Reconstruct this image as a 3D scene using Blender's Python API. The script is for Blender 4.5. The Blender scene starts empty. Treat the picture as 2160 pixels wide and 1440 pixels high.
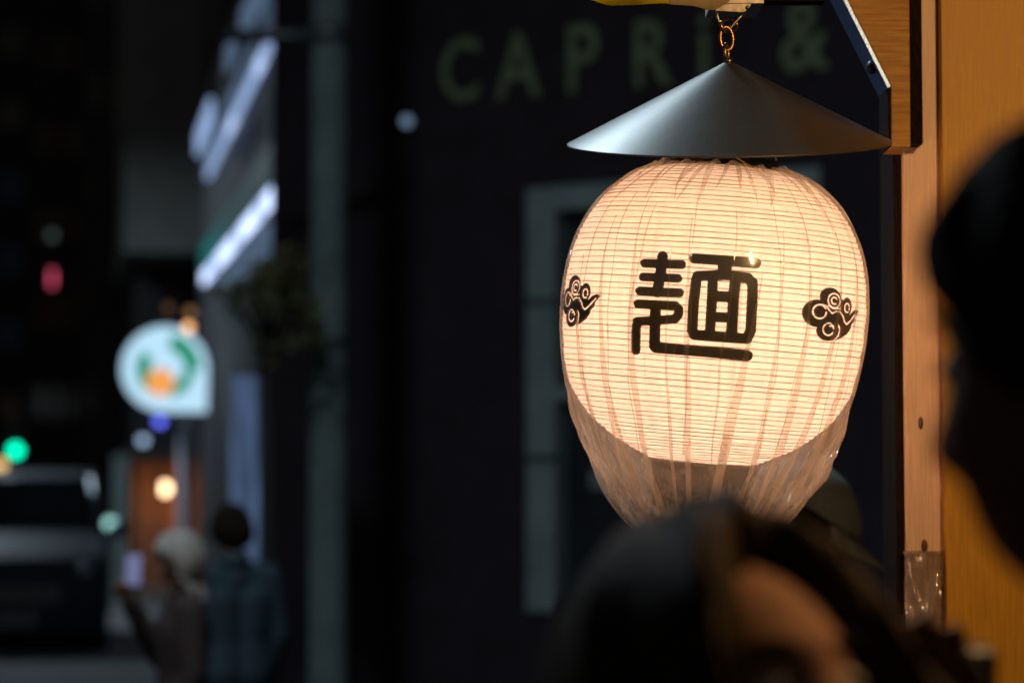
import bpy, bmesh, math, random
import numpy as np
from mathutils import Vector, Matrix, Euler, noise as mnoise

R = math.radians
PI = math.pi
random.seed(7)
scene = bpy.context.scene
col = scene.collection

# ------------------------------------------------------------------ camera
CAM = Vector((0.0, 0.0, 1.6))
PITCH = R(3.2)
FPX = 5100.0                       # focal length in photograph pixels (85 mm on a 36 mm frame)
cam_d = bpy.data.cameras.new('camera')
cam = bpy.data.objects.new('camera', cam_d)
col.objects.link(cam)
cam.location = CAM
cam.rotation_euler = (R(90) + PITCH, 0, 0)
cam_d.sensor_width = 36.0
cam_d.lens = FPX / 2160.0 * 36.0
cam_d.clip_start = 0.05
cam_d.clip_end = 2000
cam_d.dof.use_dof = True
cam_d.dof.focus_distance = 3.12
cam_d.dof.aperture_fstop = 3.0
scene.camera = cam

# ------------------------------------------------------------------ world: night sky
world = bpy.data.worlds.new('World')
scene.world = world
world.use_nodes = True
wn = world.node_tree
bg = wn.nodes['Background']
sky = wn.nodes.new('ShaderNodeTexSky')
sky.sky_type = 'NISHITA'
sky.sun_disc = False
sky.sun_elevation = R(-1.8)
sky.sun_rotation = R(200)
wn.links.new(sky.outputs[0], bg.inputs['Color'])
bg.inputs['Strength'].default_value = 0.12

# ------------------------------------------------------------------ exposure
scene.view_settings.view_transform = 'Standard'
scene.view_settings.look = 'None'
scene.view_settings.exposure = 0.0
scene.view_settings.gamma = 1.0
scene.view_settings.use_curve_mapping = False
scene.render.engine = 'CYCLES'
cy = scene.cycles
cy.use_denoising = True
cy.max_bounces = 14
cy.diffuse_bounces = 5
cy.glossy_bounces = 4
cy.transmission_bounces = 8
cy.transparent_max_bounces = 40
cy.sample_clamp_indirect = 3.0
cy.sample_clamp_direct = 0.0
cy.caustics_reflective = False
cy.caustics_refractive = False
cy.use_light_tree = True

# ================================================================== helpers
def ray(px, py):
    dx = (px - 1080.0) / FPX
    dz = -(py - 720.0) / FPX
    c, s = math.cos(PITCH), math.sin(PITCH)
    return Vector((dx, c - s * dz, s + c * dz))

def P(px, py, d):
    """point on the pixel's ray at world depth y = d"""
    r = ray(px, py)
    return CAM + r * (d / r.y)

def tag(o, label=None, cat=None, group=None, kind=None):
    if label: o['label'] = label
    if cat: o['category'] = cat
    if group: o['group'] = group
    if kind: o['kind'] = kind
    return o

def empty(name, loc=(0, 0, 0), rot=(0, 0, 0)):
    o = bpy.data.objects.new(name, None)
    o.empty_display_size = 0.1
    col.objects.link(o)
    o.location = loc
    o.rotation_euler = rot
    return o

class MB:
    """collects verts and faces, then links them as ONE mesh object"""
    def __init__(s):
        s.v = []; s.f = []
    def add(s, vs, fs):
        b = len(s.v)
        s.v += [tuple(p) for p in vs]
        s.f += [tuple(i + b for i in f) for f in fs]
        return s
    def box(s, c, size, rot=None):
        hx, hy, hz = size[0] / 2, size[1] / 2, size[2] / 2
        vs = [Vector((x * hx, y * hy, z * hz)) for x in (-1, 1) for y in (-1, 1) for z in (-1, 1)]
        if rot is not None:
            vs = [rot @ p for p in vs]
        c = Vector(c)
        return s.add([p + c for p in vs], [(0, 1, 3, 2), (4, 6, 7, 5), (0, 4, 5, 1), (2, 3, 7, 6), (0, 2, 6, 4), (1, 5, 7, 3)])
    def box2(s, a, b):
        a, b = Vector(a), Vector(b)
        return s.box((a + b) / 2, (abs(b.x - a.x), abs(b.y - a.y), abs(b.z - a.z)))
    def prism(s, pts, y0, y1):
        """polygon in x,z (list) pushed from y0 to y1"""
        n = len(pts)
        vs = [(p[0], y0, p[1]) for p in pts] + [(p[0], y1, p[1]) for p in pts]
        fs = [tuple(range(n - 1, -1, -1)), tuple(range(n, 2 * n))]
        fs += [(i, (i + 1) % n, n + (i + 1) % n, n + i) for i in range(n)]
        return s.add(vs, fs)
    def lathe(s, prof, n=32, closed=False, c=(0, 0, 0), caps=True):
        """prof: list of (r, z)"""
        vs = []; fs = []
        m = len(prof)
        for r, z in prof:
            for k in range(n):
                a = 2 * PI * k / n
                vs.append((c[0] + r * math.cos(a), c[1] + r * math.sin(a), c[2] + z))
        for i in range(m - (0 if closed else 1)):
            j = (i + 1) % m
            for k in range(n):
                l = (k + 1) % n
                fs.append((i * n + k, i * n + l, j * n + l, j * n + k))
        if not closed and caps:
            if prof[0][0] > 1e-6: fs.append(tuple(range(n - 1, -1, -1)))
            if prof[-1][0] > 1e-6: fs.append(tuple(range((m - 1) * n, m * n)))
        return s.add(vs, fs)
    def tube(s, pts, r, n=8, closed=False):
        pts = [Vector(p) for p in pts]
        m = len(pts)
        rs = r if isinstance(r, (list, tuple)) else [r] * m
        vs = []; fs = []
        up = Vector((0, 0, 1))
        prevn = None
        for i in range(m):
            a = pts[(i - 1) % m] if (closed or i > 0) else pts[i]
            b = pts[(i + 1) % m] if (closed or i < m - 1) else pts[i]
            t = (b - a).normalized()
            if prevn is None:
                q = up if abs(t.z) < 0.9 else Vector((1, 0, 0))
                nn = t.cross(q).normalized()
            else:
                nn = (prevn - t * prevn.dot(t)).normalized()
            prevn = nn
            bb = t.cross(nn)
            for k in range(n):
                an = 2 * PI * k / n
                vs.append(pts[i] + (nn * math.cos(an) + bb * math.sin(an)) * rs[i])
        for i in range(m if closed else m - 1):
            j = (i + 1) % m
            for k in range(n):
                l = (k + 1) % n
                fs.append((i * n + k, i * n + l, j * n + l, j * n + k))
        if not closed:
            fs.append(tuple(range(n - 1, -1, -1)))
            fs.append(tuple(range((m - 1) * n, m * n)))
        return s.add(vs, fs)
    def ball(s, c, rad, n=16, m=10, rot=None):
        rx, ry, rz = rad if isinstance(rad, (tuple, list)) else (rad,) * 3
        vs = []; fs = []
        c = Vector(c)
        for i in range(m + 1):
            ph = -PI / 2 + PI * i / m
            for k in range(n):
                a = 2 * PI * k / n
                p = Vector((rx * math.cos(ph) * math.cos(a), ry * math.cos(ph) * math.sin(a), rz * math.sin(ph)))
                if rot is not None: p = rot @ p
                vs.append(c + p)
        for i in range(m):
            for k in range(n):
                l = (k + 1) % n
                fs.append((i * n + k, i * n + l, (i + 1) * n + l, (i + 1) * n + k))
        return s.add(vs, fs)
    def capsule(s, a, ra, b, rb, n=14):
        a, b = Vector(a), Vector(b)
        d = (b - a)
        L = d.length
        rot = d.to_track_quat('Z', 'Y').to_matrix() if L > 1e-6 else Matrix.Identity(3)
        prof = []
        for i in range(7):
            t = -PI / 2 + PI / 2 * i / 6
            prof.append((ra * math.cos(t), ra * math.sin(t)))
        for i in range(7):
            t = PI / 2 * i / 6
            prof.append((rb * math.cos(t), L + rb * math.sin(t)))
        t = MB().lathe([(max(p[0], 1e-5), p[1]) for p in prof], n)
        return s.add([a + rot @ Vector(p) for p in t.v], t.f)
    def xf(s, M):
        s.v = [tuple(M @ Vector(p)) for p in s.v]
        return s
    def mesh(s, name, smooth=False):
        me = bpy.data.meshes.new(name)
        me.from_pydata(s.v, [], s.f)
        me.validate()
        if smooth:
            me.polygons.foreach_set('use_smooth', [True] * len(me.polygons))
        me.update()
        return me
    def build(s, name, mat, parent=None, smooth=False, loc=None, rot=None):
        return link(name, s.mesh(name, smooth), mat, parent, loc, rot)

def link(name, me, mat, parent=None, loc=None, rot=None):
    o = bpy.data.objects.new(name, me)
    if mat is not None and len(me.materials) == 0: me.materials.append(mat)
    col.objects.link(o)
    if parent is not None: o.parent = parent
    if loc is not None: o.location = loc
    if rot is not None: o.rotation_euler = rot
    return o

def bevel(o, w, seg=2):
    m = o.modifiers.new('bevel', 'BEVEL'); m.width = w; m.segments = seg; m.limit_method = 'ANGLE'
    return o

# ------------------------------------------------------------------ materials
def nd(nt, typ, **kw):
    n = nt.nodes.new(typ)
    for k, v in kw.items(): setattr(n, k, v)
    return n

def mat(name, c, rough=0.6, metal=0.0, var=0.25, scale=20.0, bump=0.0, bscale=60.0, stretch=(1, 1, 1), spec=0.5, c2=None, sheen=0.0, rvar=0.0):
    m = bpy.data.materials.new(name)
    m.use_nodes = True
    nt = m.node_tree
    b = nt.nodes['Principled BSDF']
    b.inputs['Roughness'].default_value = rough
    b.inputs['Metallic'].default_value = metal
    b.inputs['Specular IOR Level'].default_value = spec
    if sheen: b.inputs['Sheen Weight'].default_value = sheen
    tc = nd(nt, 'ShaderNodeTexCoord')
    mp = nd(nt, 'ShaderNodeMapping')
    mp.inputs['Scale'].default_value = stretch
    nt.links.new(tc.outputs['Object'], mp.inputs['Vector'])
    no = nd(nt, 'ShaderNodeTexNoise')
    no.inputs['Scale'].default_value = scale
    no.inputs['Detail'].default_value = 6
    no.inputs['Roughness'].default_value = 0.65
    nt.links.new(mp.outputs[0], no.inputs['Vector'])
    cr = nd(nt, 'ShaderNodeValToRGB')
    c2 = c2 or tuple(max(0, x * (1 - var)) for x in c)
    c1 = tuple(min(1, x * (1 + var * 0.5)) for x in c)
    cr.color_ramp.elements[0].position = 0.32
    cr.color_ramp.elements[0].color = (*c2, 1)
    cr.color_ramp.elements[1].position = 0.68
    cr.color_ramp.elements[1].color = (*c1, 1)
    nt.links.new(no.outputs['Fac'], cr.inputs['Fac'])
    nt.links.new(cr.outputs[0], b.inputs['Base Color'])
    if rvar:
        mr = nd(nt, 'ShaderNodeMapRange')
        mr.inputs['To Min'].default_value = rough - rvar
        mr.inputs['To Max'].default_value = rough + rvar
        nt.links.new(no.outputs['Fac'], mr.inputs['Value'])
        nt.links.new(mr.outputs[0], b.inputs['Roughness'])
    if bump:
        n2 = nd(nt, 'ShaderNodeTexNoise')
        n2.inputs['Scale'].default_value = bscale
        n2.inputs['Detail'].default_value = 5
        nt.links.new(mp.outputs[0], n2.inputs['Vector'])
        bp = nd(nt, 'ShaderNodeBump')
        bp.inputs['Strength'].default_value = bump
        bp.inputs['Distance'].default_value = 0.01
        nt.links.new(n2.outputs['Fac'], bp.inputs['Height'])
        nt.links.new(bp.outputs[0], b.inputs['Normal'])
    return m

def emit(name, c, s):
    m = bpy.data.materials.new(name)
    m.use_nodes = True
    nt = m.node_tree
    nt.nodes.clear()
    o = nd(nt, 'ShaderNodeOutputMaterial')
    e = nd(nt, 'ShaderNodeEmission')
    e.inputs['Color'].default_value = (*c, 1)
    e.inputs['Strength'].default_value = s
    nt.links.new(e.outputs[0], o.inputs['Surface'])
    return m

def film(name, tint, milk, gloss, trans=0.62, streak=True, gather=None):
    """thin clear plastic: mostly see-through, a little milky, shiny"""
    m = bpy.data.materials.new(name)
    m.use_nodes = True
    nt = m.node_tree
    nt.nodes.clear()
    o = nd(nt, 'ShaderNodeOutputMaterial')
    tr = nd(nt, 'ShaderNodeBsdfTransparent')
    tr.inputs['Color'].default_value = (0.97, 0.965, 0.95, 1)
    df = nd(nt, 'ShaderNodeBsdfDiffuse'); df.inputs['Color'].default_value = (*tint, 1)
    tl = nd(nt, 'ShaderNodeBsdfTranslucent'); tl.inputs['Color'].default_value = (*tint, 1)
    mk = nd(nt, 'ShaderNodeMixShader'); mk.inputs[0].default_value = trans
    nt.links.new(df.outputs[0], mk.inputs[1]); nt.links.new(tl.outputs[0], mk.inputs[2])
    m1 = nd(nt, 'ShaderNodeMixShader')
    nt.links.new(tr.outputs[0], m1.inputs[1]); nt.links.new(mk.outputs[0], m1.inputs[2])
    if streak:
        tc = nd(nt, 'ShaderNodeTexCoord')
        mp = nd(nt, 'ShaderNodeMapping'); mp.inputs['Scale'].default_value = (1, 1, 0.12)
        nt.links.new(tc.outputs['Object'], mp.inputs['Vector'])
        no = nd(nt, 'ShaderNodeTexNoise'); no.inputs['Scale'].default_value = 90; no.inputs['Detail'].default_value = 4
        nt.links.new(mp.outputs[0], no.inputs['Vector'])
        mr = nd(nt, 'ShaderNodeMapRange')
        mr.inputs['From Min'].default_value = 0.3; mr.inputs['From Max'].default_value = 0.75
        mr.inputs['To Min'].default_value = milk * 0.8; mr.inputs['To Max'].default_value = milk * 1.2
        nt.links.new(no.outputs['Fac'], mr.inputs['Value'])
        lw = nd(nt, 'ShaderNodeLayerWeight'); lw.inputs['Blend'].default_value = 0.25
        ad = nd(nt, 'ShaderNodeMath', operation='MULTIPLY_ADD')
        nt.links.new(lw.outputs['Facing'], ad.inputs[0]); ad.inputs[1].default_value = milk * 0.9
        nt.links.new(mr.outputs[0], ad.inputs[2])
        last = ad.outputs[0]
        if gather:                     # bunched film is denser towards the tied lower end
            sx = nd(nt, 'ShaderNodeSeparateXYZ'); nt.links.new(tc.outputs['Object'], sx.inputs[0])
            gr = nd(nt, 'ShaderNodeMapRange'); gr.interpolation_type = 'SMOOTHSTEP'
            gr.inputs['From Min'].default_value = gather[0]; gr.inputs['From Max'].default_value = gather[1]
            gr.inputs['To Min'].default_value = gather[2]; gr.inputs['To Max'].default_value = 1.0
            nt.links.new(sx.outputs['Z'], gr.inputs['Value'])
            mu = nd(nt, 'ShaderNodeMath', operation='MULTIPLY')
            nt.links.new(last, mu.inputs[0]); nt.links.new(gr.outputs[0], mu.inputs[1]); last = mu.outputs[0]
        nt.links.new(last, m1.inputs[0])
    else:
        m1.inputs[0].default_value = milk
    gl = nd(nt, 'ShaderNodeBsdfGlossy'); gl.inputs['Roughness'].default_value = 0.09
    lf = nd(nt, 'ShaderNodeLayerWeight'); lf.inputs['Blend'].default_value = 0.5
    pw = nd(nt, 'ShaderNodeMath', operation='POWER'); pw.inputs[1].default_value = 4.0
    nt.links.new(lf.outputs['Facing'], pw.inputs[0])
    fr = nd(nt, 'ShaderNodeMath', operation='MULTIPLY_ADD'); fr.inputs[1].default_value = gloss * 3.0; fr.inputs[2].default_value = gloss
    nt.links.new(pw.outputs[0], fr.inputs[0])
    m2 = nd(nt, 'ShaderNodeMixShader')
    nt.links.new(fr.outputs[0], m2.inputs[0])
    nt.links.new(m1.outputs[0], m2.inputs[1]); nt.links.new(gl.outputs[0], m2.inputs[2])
    nt.links.new(m2.outputs[0], o.inputs['Surface'])
    return m

def translucent(name, c, t, rough_spec=0.0, var=0.06, scale=30):
    """lantern paper / cloth: part diffuse, part letting light through"""
    m = bpy.data.materials.new(name)
    m.use_nodes = True
    nt = m.node_tree
    nt.nodes.clear()
    o = nd(nt, 'ShaderNodeOutputMaterial')
    tc = nd(nt, 'ShaderNodeTexCoord')
    no = nd(nt, 'ShaderNodeTexNoise'); no.inputs['Scale'].default_value = scale; no.inputs['Detail'].default_value = 7
    nt.links.new(tc.outputs['Object'], no.inputs['Vector'])
    cr = nd(nt, 'ShaderNodeValToRGB')
    cr.color_ramp.elements[0].position = 0.3; cr.color_ramp.elements[1].position = 0.7
    cr.color_ramp.elements[0].color = (*[x * (1 - var) for x in c], 1)
    cr.color_ramp.elements[1].color = (*[min(1, x * (1 + var)) for x in c], 1)
    nt.links.new(no.outputs['Fac'], cr.inputs['Fac'])
    df = nd(nt, 'ShaderNodeBsdfDiffuse'); tl = nd(nt, 'ShaderNodeBsdfTranslucent')
    nt.links.new(cr.outputs[0], df.inputs['Color']); nt.links.new(cr.outputs[0], tl.inputs['Color'])
    mx = nd(nt, 'ShaderNodeMixShader'); mx.inputs[0].default_value = t
    nt.links.new(df.outputs[0], mx.inputs[1]); nt.links.new(tl.outputs[0], mx.inputs[2])
    nt.links.new(mx.outputs[0], o.inputs['Surface'])
    return m

def wood(name, c, c2, grain=(2, 14, 14), rough=0.5, bump=0.15, scale=9, spec=0.4):
    return mat(name, c, rough=rough, c2=c2, scale=scale, stretch=grain, bump=bump, bscale=40, rvar=0.08, spec=spec)

M = {}
M['asphalt'] = mat('asphalt', (0.045, 0.046, 0.05), 0.75, scale=3, bump=0.4, bscale=90, rvar=0.15)
M['pavement'] = mat('pavement', (0.12, 0.12, 0.125), 0.8, scale=5, bump=0.3)
M['kerb'] = mat('kerb', (0.22, 0.22, 0.21), 0.8, scale=8, bump=0.3)
M['line_paint'] = mat('line_paint', (0.6, 0.6, 0.58), 0.7, scale=9)
M['dark_facade'] = mat('dark_facade', (0.030, 0.022, 0.027), 1.0, scale=4, bump=0.1, spec=0.0)
M['dark_facade2'] = mat('dark_facade2', (0.05, 0.05, 0.055), 0.8, scale=3, bump=0.1)
M['grey_wall'] = mat('grey_wall', (0.24, 0.25, 0.235), 0.85, scale=2, bump=0.1)
M['navy_wall'] = mat('navy_wall', (0.05, 0.055, 0.075), 0.85, scale=2)
M['brown_wall'] = mat('brown_wall', (0.28, 0.13, 0.07), 0.8, scale=5)
M['pane'] = mat('pane', (0.02, 0.024, 0.028), 0.12, var=0.4, scale=3)
M['frame_paint'] = mat('frame_paint', (0.165, 0.205, 0.20), 0.6, scale=6)
M['letter'] = mat('letter', (0.15, 0.18, 0.10), 1.0, scale=9, spec=0.0)
M['pole'] = mat('pole', (0.088, 0.11, 0.106), 0.9, spec=0.1, scale=5, bump=0.1)
M['pole_dark'] = mat('pole_dark', (0.04, 0.042, 0.045), 0.5, scale=8)
M['lavender_pole'] = mat('lavender_pole', (0.42, 0.42, 0.5), 0.5, scale=8)
M['shade_metal'] = mat('shade_metal', (0.145, 0.15, 0.148), 0.39, metal=0.8, var=0.14, scale=260, bump=0.05, bscale=700, rvar=0.05)
M['rim_metal'] = mat('rim_metal', (0.12, 0.10, 0.08), 0.45, metal=0.6)
M['brass'] = mat('brass', (0.42, 0.25, 0.12), 0.28, metal=1.0, scale=120, var=0.5, rvar=0.1)
M['steel'] = mat('steel', (0.34, 0.30, 0.26), 0.32, metal=1.0, scale=100, var=0.4, rvar=0.1)
M['bracket_wood'] = wood('bracket_wood', (0.50, 0.27, 0.065), (0.30, 0.135, 0.025), (1.4, 10, 22), bump=0.25)
M['panel_wood'] = wood('panel_wood', (0.54, 0.275, 0.018), (0.46, 0.225, 0.014), (26, 10, 1.3), bump=0.06, scale=14)
M['post_wood'] = wood('post_wood', (0.74, 0.51, 0.37), (0.63, 0.42, 0.29), (24, 24, 0.9), rough=0.42, bump=0.12, scale=12)
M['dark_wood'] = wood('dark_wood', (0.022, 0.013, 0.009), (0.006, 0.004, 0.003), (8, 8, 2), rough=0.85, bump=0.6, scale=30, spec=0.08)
M['edge_gleam'] = mat('edge_gleam', (0.30, 0.46, 1.0), 0.38, metal=1.0, var=0.3, scale=260, bump=0.12, bscale=300)
M['knot'] = mat('knot', (0.10, 0.045, 0.02), 0.6, scale=60)
M['yellow_cloth'] = translucent('yellow_cloth', (0.70, 0.55, 0.02), 0.3, scale=60, var=0.15)
M['cream_cloth'] = translucent('cream_cloth', (0.55, 0.44, 0.26), 0.3, scale=60, var=0.1)
M['paper'] = translucent('paper', (0.90, 0.83, 0.74), 0.5, var=0.07, scale=55)
M['rib'] = mat('rib', (0.58, 0.38, 0.21), 0.6, scale=60)
M['ink'] = mat('ink', (0.018, 0.011, 0.006), 0.38, scale=60, spec=0.4)
M['ink_violet'] = mat('ink_violet', (0.035, 0.018, 0.032), 0.45, scale=60, spec=0.3)
M['lantern_cap'] = mat('lantern_cap', (0.02, 0.017, 0.014), 0.4, scale=30)
M['film'] = film('film', (0.97, 0.87, 0.73), 0.18, 0.11, gather=(-0.03, 0.10, 1.5))
M['film_fold'] = film('film_fold', (0.95, 0.82, 0.66), 0.24, 0.12, gather=(-0.03, 0.08, 1.7))
M['wrap'] = film('wrap', (0.6, 0.58, 0.58), 0.12, 0.34)
M['tie'] = mat('tie', (0.45, 0.36, 0.08), 0.6)
M['skin'] = mat('skin', (0.28, 0.145, 0.09), 0.75, var=0.15, scale=40, spec=0.1)
M['skin_shaded'] = mat('skin_shaded', (0.13, 0.065, 0.04), 0.6, var=0.12, scale=40, spec=0.2)  # skin darkened, shade put into the colour for the silhouetted man
M['hair_black'] = mat('hair_black', (0.011, 0.0075, 0.005), 0.8, spec=0.06, scale=80, stretch=(1, 1, 0.1), bump=0.5, bscale=150)
M['hair_brown'] = mat('hair_brown', (0.030, 0.017, 0.009), 0.7, spec=0.12, scale=80, stretch=(1, 1, 0.1), bump=0.5, bscale=150)
M['hair_pale'] = mat('hair_pale', (0.30, 0.26, 0.23), 0.6, scale=80, stretch=(1, 1, 0.1), bump=0.5, bscale=150)
M['eye_white'] = mat('eye_white', (0.6, 0.56, 0.52), 0.25, scale=20, var=0.05)
M['eye_dark'] = mat('eye_dark', (0.01, 0.008, 0.006), 0.15)
M['cloth_black'] = mat('cloth_black', (0.012, 0.012, 0.014), 0.85, scale=60, bump=0.3)
M['cloth_olive'] = mat('cloth_olive', (0.10, 0.10, 0.085), 0.9, scale=80, bump=0.4, bscale=200)
M['cloth_blue'] = mat('cloth_blue', (0.014, 0.030, 0.043), 0.85, scale=50, bump=0.3)
M['cloth_green'] = mat('cloth_green', (0.06, 0.085, 0.08), 0.85, scale=50, bump=0.3)
M['cloth_navy'] = mat('cloth_navy', (0.02, 0.024, 0.04), 0.85, scale=50)
M['cloth_brown'] = mat('cloth_brown', (0.028, 0.013, 0.011), 0.85, scale=50)
M['cap_grey'] = mat('cap_grey', (0.24, 0.25, 0.26), 0.9, scale=90, bump=0.4, bscale=250)
M['shoe'] = mat('shoe', (0.02, 0.018, 0.017), 0.5)
M['bark'] = mat('bark', (0.012, 0.009, 0.007), 0.9, scale=20, bump=0.6)
M['leaf'] = mat('leaf', (0.07, 0.068, 0.018), 0.6, var=0.5, scale=6)
M['car_paint'] = mat('car_paint', (0.010, 0.013, 0.028), 0.6, spec=0.2, metal=0.0, var=0.1)
M['car_trim'] = mat('car_trim', (0.07, 0.09, 0.11), 0.3, metal=0.5)
M['rubber'] = mat('rubber', (0.015, 0.015, 0.015), 0.8)
M['camera_black'] = mat('camera_black', (0.012, 0.012, 0.013), 0.4)
M['camera_grey'] = mat('camera_grey', (0.10, 0.10, 0.095), 0.45)
M['banner'] = emit('banner', (0.34, 0.54, 1.0), 0.13)  # cloth made to emit in place of light falling on it
_nt = M['banner'].node_tree
_tc = nd(_nt, 'ShaderNodeTexCoord'); _mp = nd(_nt, 'ShaderNodeMapping'); _mp.inputs['Scale'].default_value = (14, 1, 0.8)
_nt.links.new(_tc.outputs['Object'], _mp.inputs['Vector'])
_no = nd(_nt, 'ShaderNodeTexNoise'); _no.inputs['Scale'].default_value = 2.2; _nt.links.new(_mp.outputs[0], _no.inputs['Vector'])
_mr = nd(_nt, 'ShaderNodeMapRange'); _mr.inputs['From Min'].default_value = 0.3; _mr.inputs['From Max'].default_value = 0.7
_mr.inputs['To Min'].default_value = 0.03; _mr.inputs['To Max'].default_value = 0.26
_nt.links.new(_no.outputs['Fac'], _mr.inputs['Value'])
_nt.links.new(_mr.outputs[0], [n_ for n_ in _nt.nodes if n_.type == 'EMISSION'][0].inputs['Strength'])

# ================================================================== street frame
VPX = 148.0
_sr = ray(VPX, 1005.0); _sl = math.hypot(_sr.x, _sr.y)
SD = Vector((_sr.x / _sl, _sr.y / _sl, 0))            # along the street
SR = Vector((SD.y, -SD.x, 0))                          # to its right
SROT = math.atan2(SD.y, SD.x) - PI / 2                 # z rotation of the street frame
SM = Matrix.Rotation(SROT, 3, 'Z')
def S(t, l, z):                                        # street coordinates: along, right, up
    p = SD * t + SR * l
    return Vector((p.x, p.y, z))
def PS(px, py, t):
    """point on the pixel's ray at distance t along the street; returns (l, z)"""
    r = ray(px, py)
    k = t / r.dot(SD)
    return r.dot(SR) * k, CAM.z + r.z * k

def sbox(mb, t0, t1, l0, l1, z0, z1):
    return mb.box(S((t0 + t1) / 2, (l0 + l1) / 2, (z0 + z1) / 2), (abs(l1 - l0), abs(t1 - t0), abs(z1 - z0)), SM)

# ------------------------------------------------------------------ ground
g = MB().add([(-150, -40, 0), (150, -40, 0), (150, 260, 0), (-150, 260, 0)], [(0, 1, 2, 3)])
tag(g.build('road', M['asphalt']), kind='structure')
pv = MB(); sbox(pv, 13, 74, -0.55, 1.5, 0.0, 0.13)
tag(pv.build('pavement', M['pavement']), kind='structure')
kb = empty('kerb', S(13, -0.63, 0)); tag(kb, kind='structure')
kroot_inv = Matrix.Translation(-Vector(kb.location))
for i in range(60):
    m_ = MB(); sbox(m_, 13 + i * 1.0, 13.985 + i * 1.0, -0.70, -0.556, 0.0, 0.145)
    m_.xf(kroot_inv)
    m_.build('kerb_stone', M['kerb'], kb)
ln = MB()
sbox(ln, 13, 74, -1.35, -1.22, 0.002, 0.006)
tag(ln.build('road_marking', M['line_paint']), kind='structure')

# ================================================================== street lamp (the cool light above the scene)
POLE_Y = 12.0
pb = P(692, 1005, POLE_Y)
up = empty('utility_pole', (pb.x, pb.y, 0))
tag(up, 'tall grey steel utility pole with a collar ring and side pipe', 'pole')
pr = 0.092
MB().lathe([(0.15, 0), (0.15, 0.25), (pr * 1.04, 0.32), (pr, 3), (pr * 0.95, 7.5)], 24).build('shaft', M['pole'], up, True)
zc = P(692, 718, POLE_Y).z
MB().lathe([(pr + .001, -0.018), (pr + 0.006, -0.015), (pr + 0.006, 0.015), (pr + .001, 0.018)], 24, c=(0, 0, zc)).build('collar', M['pole_dark'], up, True)
za = P(600, 76, POLE_Y).z
xa = P(476, 76, POLE_Y).x - pb.x
MB().tube([(0, 0, za), (xa, 0.0, za)], 0.033, 12).build('side_pipe', M['pole_dark'], up, True)
MB().lathe([(pr + .001, -0.05), (pr + 0.008, -0.047), (pr + 0.008, 0.047), (pr + .001, 0.05)], 24, c=(0, 0, za)).build('clamp', M['pole_dark'], up, True)
LAMP_AT = Vector((-2.75, 6.75, 0))
lamp = empty('street_lamp', LAMP_AT)
tag(lamp, 'grey street lamp with a wide hood over the near pavement', 'street lamp')
MB().lathe([(0.10, 0), (0.10, 0.25), (0.06, 0.32), (0.055, 3), (0.05, 6.4)], 24).build('pole', M['pole'], lamp, True)
LAMP_HEAD = Vector((-1.79, 6.45, 6.1)) - LAMP_AT
MB().tube([(0, 0, 6.3), (0.06, -0.02, 6.5), (0.3, -0.1, 6.56), (LAMP_HEAD.x, LAMP_HEAD.y, LAMP_HEAD.z + 0.29)], 0.025, 10).build('arm', M['pole'], lamp, True)
MB().lathe([(0.03, 0.30), (0.05, 0.24), (0.26, 0.14), (0.43, 0.03), (0.43, 0.0), (0.41, 0.0), (0.25, 0.11), (0.03, 0.14)], 24, closed=True, c=LAMP_HEAD).build('lamp_hood', M['pole'], lamp, True)
MB().ball(LAMP_HEAD + Vector((0, 0, 0.03)), (0.13, 0.13, 0.05)).build('lamp_bulb', emit('lamp_white', (0.72, 0.88, 1.0), 6), lamp, True)
ld = bpy.data.lights.new('street_lamp_light', 'AREA')
ld.shape = 'DISK'; ld.size = 0.80; ld.energy = 230; ld.color = (0.70, 0.88, 1.0)
lo = bpy.data.objects.new('street_lamp_light', ld); col.objects.link(lo); lo.parent = lamp
lo.location = LAMP_HEAD + Vector((0, 0, -0.03))

added_lamp = empty('street_lamp', S(27, -2.6, 0))  # unseen lamp added to brighten the far buildings, car and road
tag(added_lamp, 'unseen added street lamp across the road brightening the far street', 'street lamp')
for ch in list(lamp.children):
    c_ = ch.copy(); col.objects.link(c_); c_.parent = added_lamp
# ================================================================== trattoria building (dark front behind the lantern)
FU = Vector((-0.84, 0.54, 0)).normalized()             # along the front, leftwards and away
F0 = Vector((0.102, 13.0, 0))
FN = Vector((-FU.y, FU.x, 0))
if FN.y > 0: FN = -FN                                  # towards the camera
FROT = math.atan2(-FU.y, -FU.x)                        # local x runs to the right
FM = Matrix.Rotation(FROT, 3, 'Z')
def fpt(px, py, off=0.0):
    """local (x right, z) on the front for a pixel"""
    r = ray(px, py)
    k = (F0 + FN * off - CAM).dot(FN) / r.dot(FN)
    w = CAM + r * k
    return (w - F0).dot(-FU), w.z
bld = empty('restaurant_building', F0, (0, 0, FROT))   # local -y faces the street
tag(bld, 'dark restaurant front with pale framed shop window behind the lantern', 'building')
xl = fpt(572, 700)[0]
wx0, wz1 = fpt(1116, 398)
_, wz0 = fpt(1120, 1288)
wx1 = fpt(1728, 350)[0] + 0.02
fw = 0.18
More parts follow.
